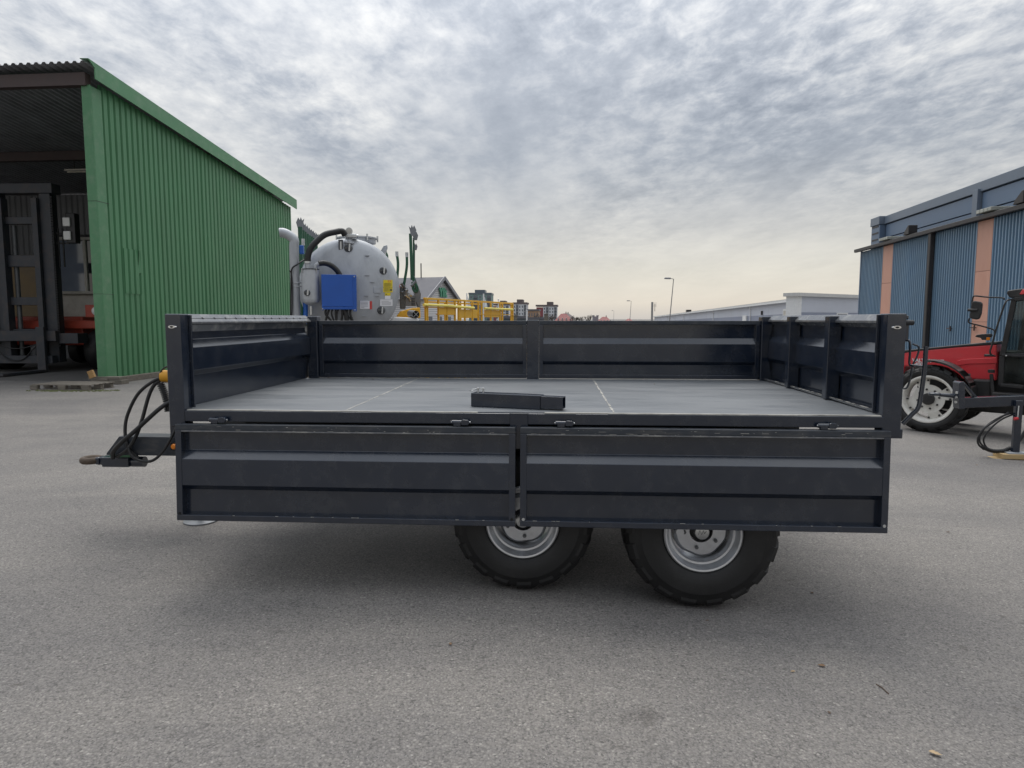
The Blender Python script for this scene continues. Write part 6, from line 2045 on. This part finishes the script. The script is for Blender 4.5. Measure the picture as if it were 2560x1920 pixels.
def cab_glass():
    m = bpy.data.materials.new('cab_glass')
    m.use_nodes = True
    t = m.node_tree
    t.nodes.clear()
    out = N(t, 'ShaderNodeOutputMaterial')
    tr = N(t, 'ShaderNodeBsdfTransparent')
    tr.inputs[0].default_value = (0.42, 0.47, 0.46, 1)
    gl = N(t, 'ShaderNodeBsdfGlossy', i_Roughness=0.04)
    gl.inputs[0].default_value = (0.8, 0.85, 0.85, 1)
    df = N(t, 'ShaderNodeBsdfDiffuse')
    df.inputs[0].default_value = (0.25, 0.26, 0.24, 1)
    fr = N(t, 'ShaderNodeFresnel', i_IOR=1.5)
    tc = N(t, 'ShaderNodeTexCoord')
    n = N(t, 'ShaderNodeTexNoise', i_Scale=3.0, i_Detail=6)
    L(t, tc.outputs['Object'], n.inputs['Vector'])
    dust = ramp(t, n.outputs['Fac'], [(0.4, (0.04,) * 3), (0.75, (0.22,) * 3)])
    m1 = N(t, 'ShaderNodeMixShader'); L(t, dust, m1.inputs[0]); L(t, tr.outputs[0], m1.inputs[1]); L(t, df.outputs[0], m1.inputs[2])
    m2 = N(t, 'ShaderNodeMixShader'); L(t, fr.outputs[0], m2.inputs[0]); L(t, m1.outputs[0], m2.inputs[1]); L(t, gl.outputs[0], m2.inputs[2])
    L(t, m2.outputs[0], out.inputs[0])
    M_['cab_glass'] = m
cab_glass()
make_tractor()

# ------------------------------------------------------------------ drawbar of a second trailer
def make_drawbar():
    g = gp(2540, 1146)
    rz = -0.12
    o = thing('parked_trailer_drawbar', 'grey drawbar of another trailer with towing eye and jack leg in front of the tractor', 'trailer', (g.x, g.y, g.z), rz)
    P = projector(g.x, g.y, g.z, rz)
    a, b = P(2408, 1001, 0.0), P(2536, 1018, 0.0)
    lo = MB()
    hz = P(2408, 996, 0).z - P(2408, 1021, 0).z
    lo.beam((a.x - 0.02, 0.06, P(2420, 1008, 0).z), (b.x + 1.0, 0.06, P(2535, 1014, 0).z + 0.12), 0.12, hz)
    lo.build('main_beam', 'trailer_paint', o, bevel=0.008)
    q = [P(x, y, 0) for x, y in ((2396, 1022), (2394, 985), (2396, 957), (2399, 954), (2408, 954), (2410, 960), (2410, 1022))]
    MB().prism([(p.x, p.z) for p in q], -0.15, 0.03, Matrix.Rotation(PI / 2, 4, 'X')).build('head_plate', 'trailer_paint', o, bevel=0.008)
    q = [P(x, y, 0.03) for x, y in ((2407, 957), (2413, 957), (2446, 995), (2438, 996))]
    MB().prism([(p.x, p.z) for p in q], -0.11, -0.03, Matrix.Rotation(PI / 2, 4, 'X')).build('brace', 'trailer_paint', o, bevel=0.006)
    n0, n1 = P(2394, 990, 0.06), P(2348, 987, 0.06)
    MB().tube([n0, n0.lerp(n1, 0.4), n1], lambda t: 0.036 - 0.012 * t, 12).build('eye_neck', 'trailer_paint', o, smooth=50)
    e = P(2340, 985, 0.06)
    vs, fs = [], []
    for i in range(24):
        an = 2 * PI * i / 24
        for j in range(10):
            bt = 2 * PI * j / 10
            rr = 0.058 + 0.02 * math.cos(bt)
            vs.append((e.x - 0.02 + rr * math.cos(an), 0.06 + rr * math.sin(an), e.z + 0.02 * math.sin(bt)))
    for i in range(24):
        for j in range(10):
            fs.append((i * 10 + j, ((i + 1) % 24) * 10 + j, ((i + 1) % 24) * 10 + (j + 1) % 10, i * 10 + (j + 1) % 10))
    MB().add(vs, fs).build('towing_eye', 'trailer_paint', o, smooth=60)
    for x, y in ((2384, 982), (2383, 993), (2382, 1005)):
        p = P(x, y, 0.0)
        MB().lathe([(0.02, 0), (0.02, 0.02), (0.001, 0.022)], 6, TR(p.x + 0.05, 0.0, p.z) @ Matrix.Rotation(-PI / 2, 4, 'Y')).build('bolt', 'zinc', o)
    # jack
    t, bt = P(2543, 1004, 0.0), P(2538, 1132, 0.0)
    MB().box((t.x - 0.045, -0.06, bt.z + 0.02), (t.x + 0.045, 0.0, t.z + 0.02)).build('jack_leg', 'trailer_paint', o, bevel=0.006)
    MB().box((t.x - 0.13, -0.11, bt.z), (t.x + 0.13, 0.05, bt.z + 0.018)).build('jack_foot', 'galvanised', o)
    MB().tube([(t.x - 0.02, -0.075, t.z - 0.05), (t.x - 0.03, -0.085, t.z - 0.22)], 0.008, 8).build('jack_handle', 'zinc', o)
    p = P(2537, 1047, -0.07)
    MB().tube([(p.x - 0.02, -0.085, p.z), (p.x + 0.03, -0.085, p.z + 0.01)], 0.02, 10).build('jack_knob', 'red_plastic', o, smooth=50)
    MB().tube([(b.x + 0.9, 0.06, 0.0), (b.x + 0.9, 0.06, 0.9)], 0.05, 10).build('rear_support', 'chassis_black', o)
    # hoses looping down
    def hz_(pts, r, n='hydraulic_hose'):
        return MB().tube(curve([P(*p) for p in pts], 8), r, 10).build(n, 'hose_rubber', o, smooth=60)
    hz_([(2522, 1031, 0.02), (2495, 1048, 0), (2462, 1070, 0), (2446, 1092, 0), (2446, 1110, 0), (2460, 1124, 0)], 0.013)
    hz_([(2530, 1032, 0.02), (2500, 1043, 0), (2470, 1062, 0.02), (2452, 1085, 0.02), (2450, 1105, 0.0), (2464, 1121, 0)], 0.012)
    hz_([(2538, 1034, 0.02), (2505, 1048, 0), (2478, 1070, 0.0), (2460, 1095, 0.0), (2462, 1112, 0.0), (2472, 1124, 0)], 0.012)
    hz_([(2456, 1117, 0.0), (2470, 1124, 0), (2486, 1128, 0), (2508, 1127, 0.0), (2526, 1120, 0.03), (2545, 1105, 0.08), (2562, 1080, 0.1), (2575, 1060, 0.1)], 0.024, 'hose_bundle')
    spiral = []
    base = curve([P(*p) for p in [(2456, 1117, 0.0), (2470, 1124, 0), (2486, 1128, 0), (2508, 1127, 0.0), (2526, 1120, 0.03)]], 30)
    for i, p in enumerate(base):
        an = i * 0.9
        spiral.append(p + Vector((0.0, 0.026 * math.cos(an), 0.026 * math.sin(an))))
    MB().tube(spiral, 0.006, 6).build('spiral_wrap', 'hose_rubber', o)
    # wooden blocks beneath the jack
    w = P(2530, 1133, 0.0)
    zt = bt.z - 0.001
    k = thing('timber_block', 'pale new timber block under the jack leg of the grey drawbar', 'timber', (g.x, g.y, g.z), rz)
    x0 = P(2507, 1140, -0.12).x
    MB().box((x0, -0.13, 0.012), (x0 + 0.75, 0.12, zt)).build('block', 'fresh_wood', k, bevel=0.004)
    k2 = thing('timber_plank', 'thin pale plank lying under the new timber block', 'timber', (g.x, g.y, g.z), rz)
    x1 = P(2484, 1145, -0.1).x
    MB().box((x1, -0.10, -0.012), (x1 + 0.8, 0.06, 0.0115)).build('plank', 'fresh_wood', k2, bevel=0.002)
make_drawbar()

# ------------------------------------------------------------------ fallen leaves
def leaf(px, py, m, s, label, seed, on_bed=False):
    rnd = random.Random(seed)
    if on_bed:
        r = ray(px, py)
        d = (H - ZF) / -r.z
        p = Vector((r.x * d, d, ZF + 0.001))
    else:
        p = gp(px, py)
        p.z += 0.003
    n = 9
    vs = []
    for i in range(n):
        u = i / (n - 1)
        w = 0.42 * math.sin(PI * u ** 0.8) * (1 + 0.15 * rnd.uniform(-1, 1))
        z = 0.10 + 0.22 * abs(u - 0.5) ** 1.3 + 0.08 * rnd.random()
        for sgn, zz in ((-1, 0.24), (0, 0.0), (1, 0.20)):
            vs.append(((u - 0.5) * 1.6, sgn * w, z + zz * abs(sgn) * w * 2))
    fs = []
    for i in range(n - 1):
        a = i * 3
        fs += [(a, a + 1, a + 4, a + 3), (a + 1, a + 2, a + 5, a + 4)]
    mb = MB()
    Mx = TR(p.x, p.y, p.z - 0.05 * s) @ Matrix.Rotation(rnd.uniform(0, 6.28), 4, 'Z') @ Matrix.Scale(s, 4)
    mb.add(vs, fs, Mx)
    o = mb.build('fallen_leaf', m, smooth=80)
    sol = o.modifiers.new('thickness', 'SOLIDIFY')
    sol.thickness = 0.0012
    tag(o, label, 'leaf', 'fallen leaves')
leaf(2338, 1888, 'leaf_tan', 0.030, 'pale tan fallen leaf near the bottom right corner of the yard', 1)
leaf(2054, 1667, 'leaf_brown', 0.024, 'brown curled fallen leaf on the asphalt, right one of the close pair', 2)
leaf(1982, 1681, 'leaf_tan', 0.016, 'small tan fallen leaf, left one of the close pair', 3)
leaf(2030, 1484, 'leaf_dark', 0.018, 'dark fallen leaf right of the rear trailer wheel', 4)
leaf(1126, 1612, 'leaf_brown', 0.018, 'brown fallen leaf below the front trailer wheel', 5)
leaf(2073, 1784, 'leaf_dark', 0.012, 'tiny dark fallen leaf below the close pair', 6)
leaf(2442, 1164, 'leaf_brown', 0.026, 'brown fallen leaf left of the pale plank', 7)
leaf(2370, 1332, 'leaf_dark', 0.020, 'dark fallen leaf right of the rear folded side board', 8)
leaf(1768, 1553, 'leaf_dark', 0.012, 'tiny dark leaf just in front of the rear trailer wheel', 9)
leaf(731, 953, 'leaf_brown', 0.020, 'brown leaf against the front wall on the trailer bed', 10, True)
leaf(772, 944.5, 'leaf_tan', 0.022, 'tan leaf in the front far corner of the trailer bed', 11, True)
leaf(822, 946, 'leaf_brown', 0.024, 'brown leaf at the foot of the far side board', 12, True)
leaf(933, 949, 'leaf_brown', 0.018, 'lone brown leaf on the trailer bed below the far side board', 13, True)
leaf(1636, 961, 'leaf_brown', 0.012, 'tiny brown leaf far across the trailer bed', 14, True)
o = MB().tube([gp(2190, 1712) + Vector((0, 0, 0.004)), gp(2205, 1722) + Vector((0, 0, 0.006)), gp(2222, 1737) + Vector((0, 0, 0.004))], 0.0022, 6).build('twig', 'leaf_dark')
tag(o, 'thin dark twig lying on the asphalt at the right', 'twig')
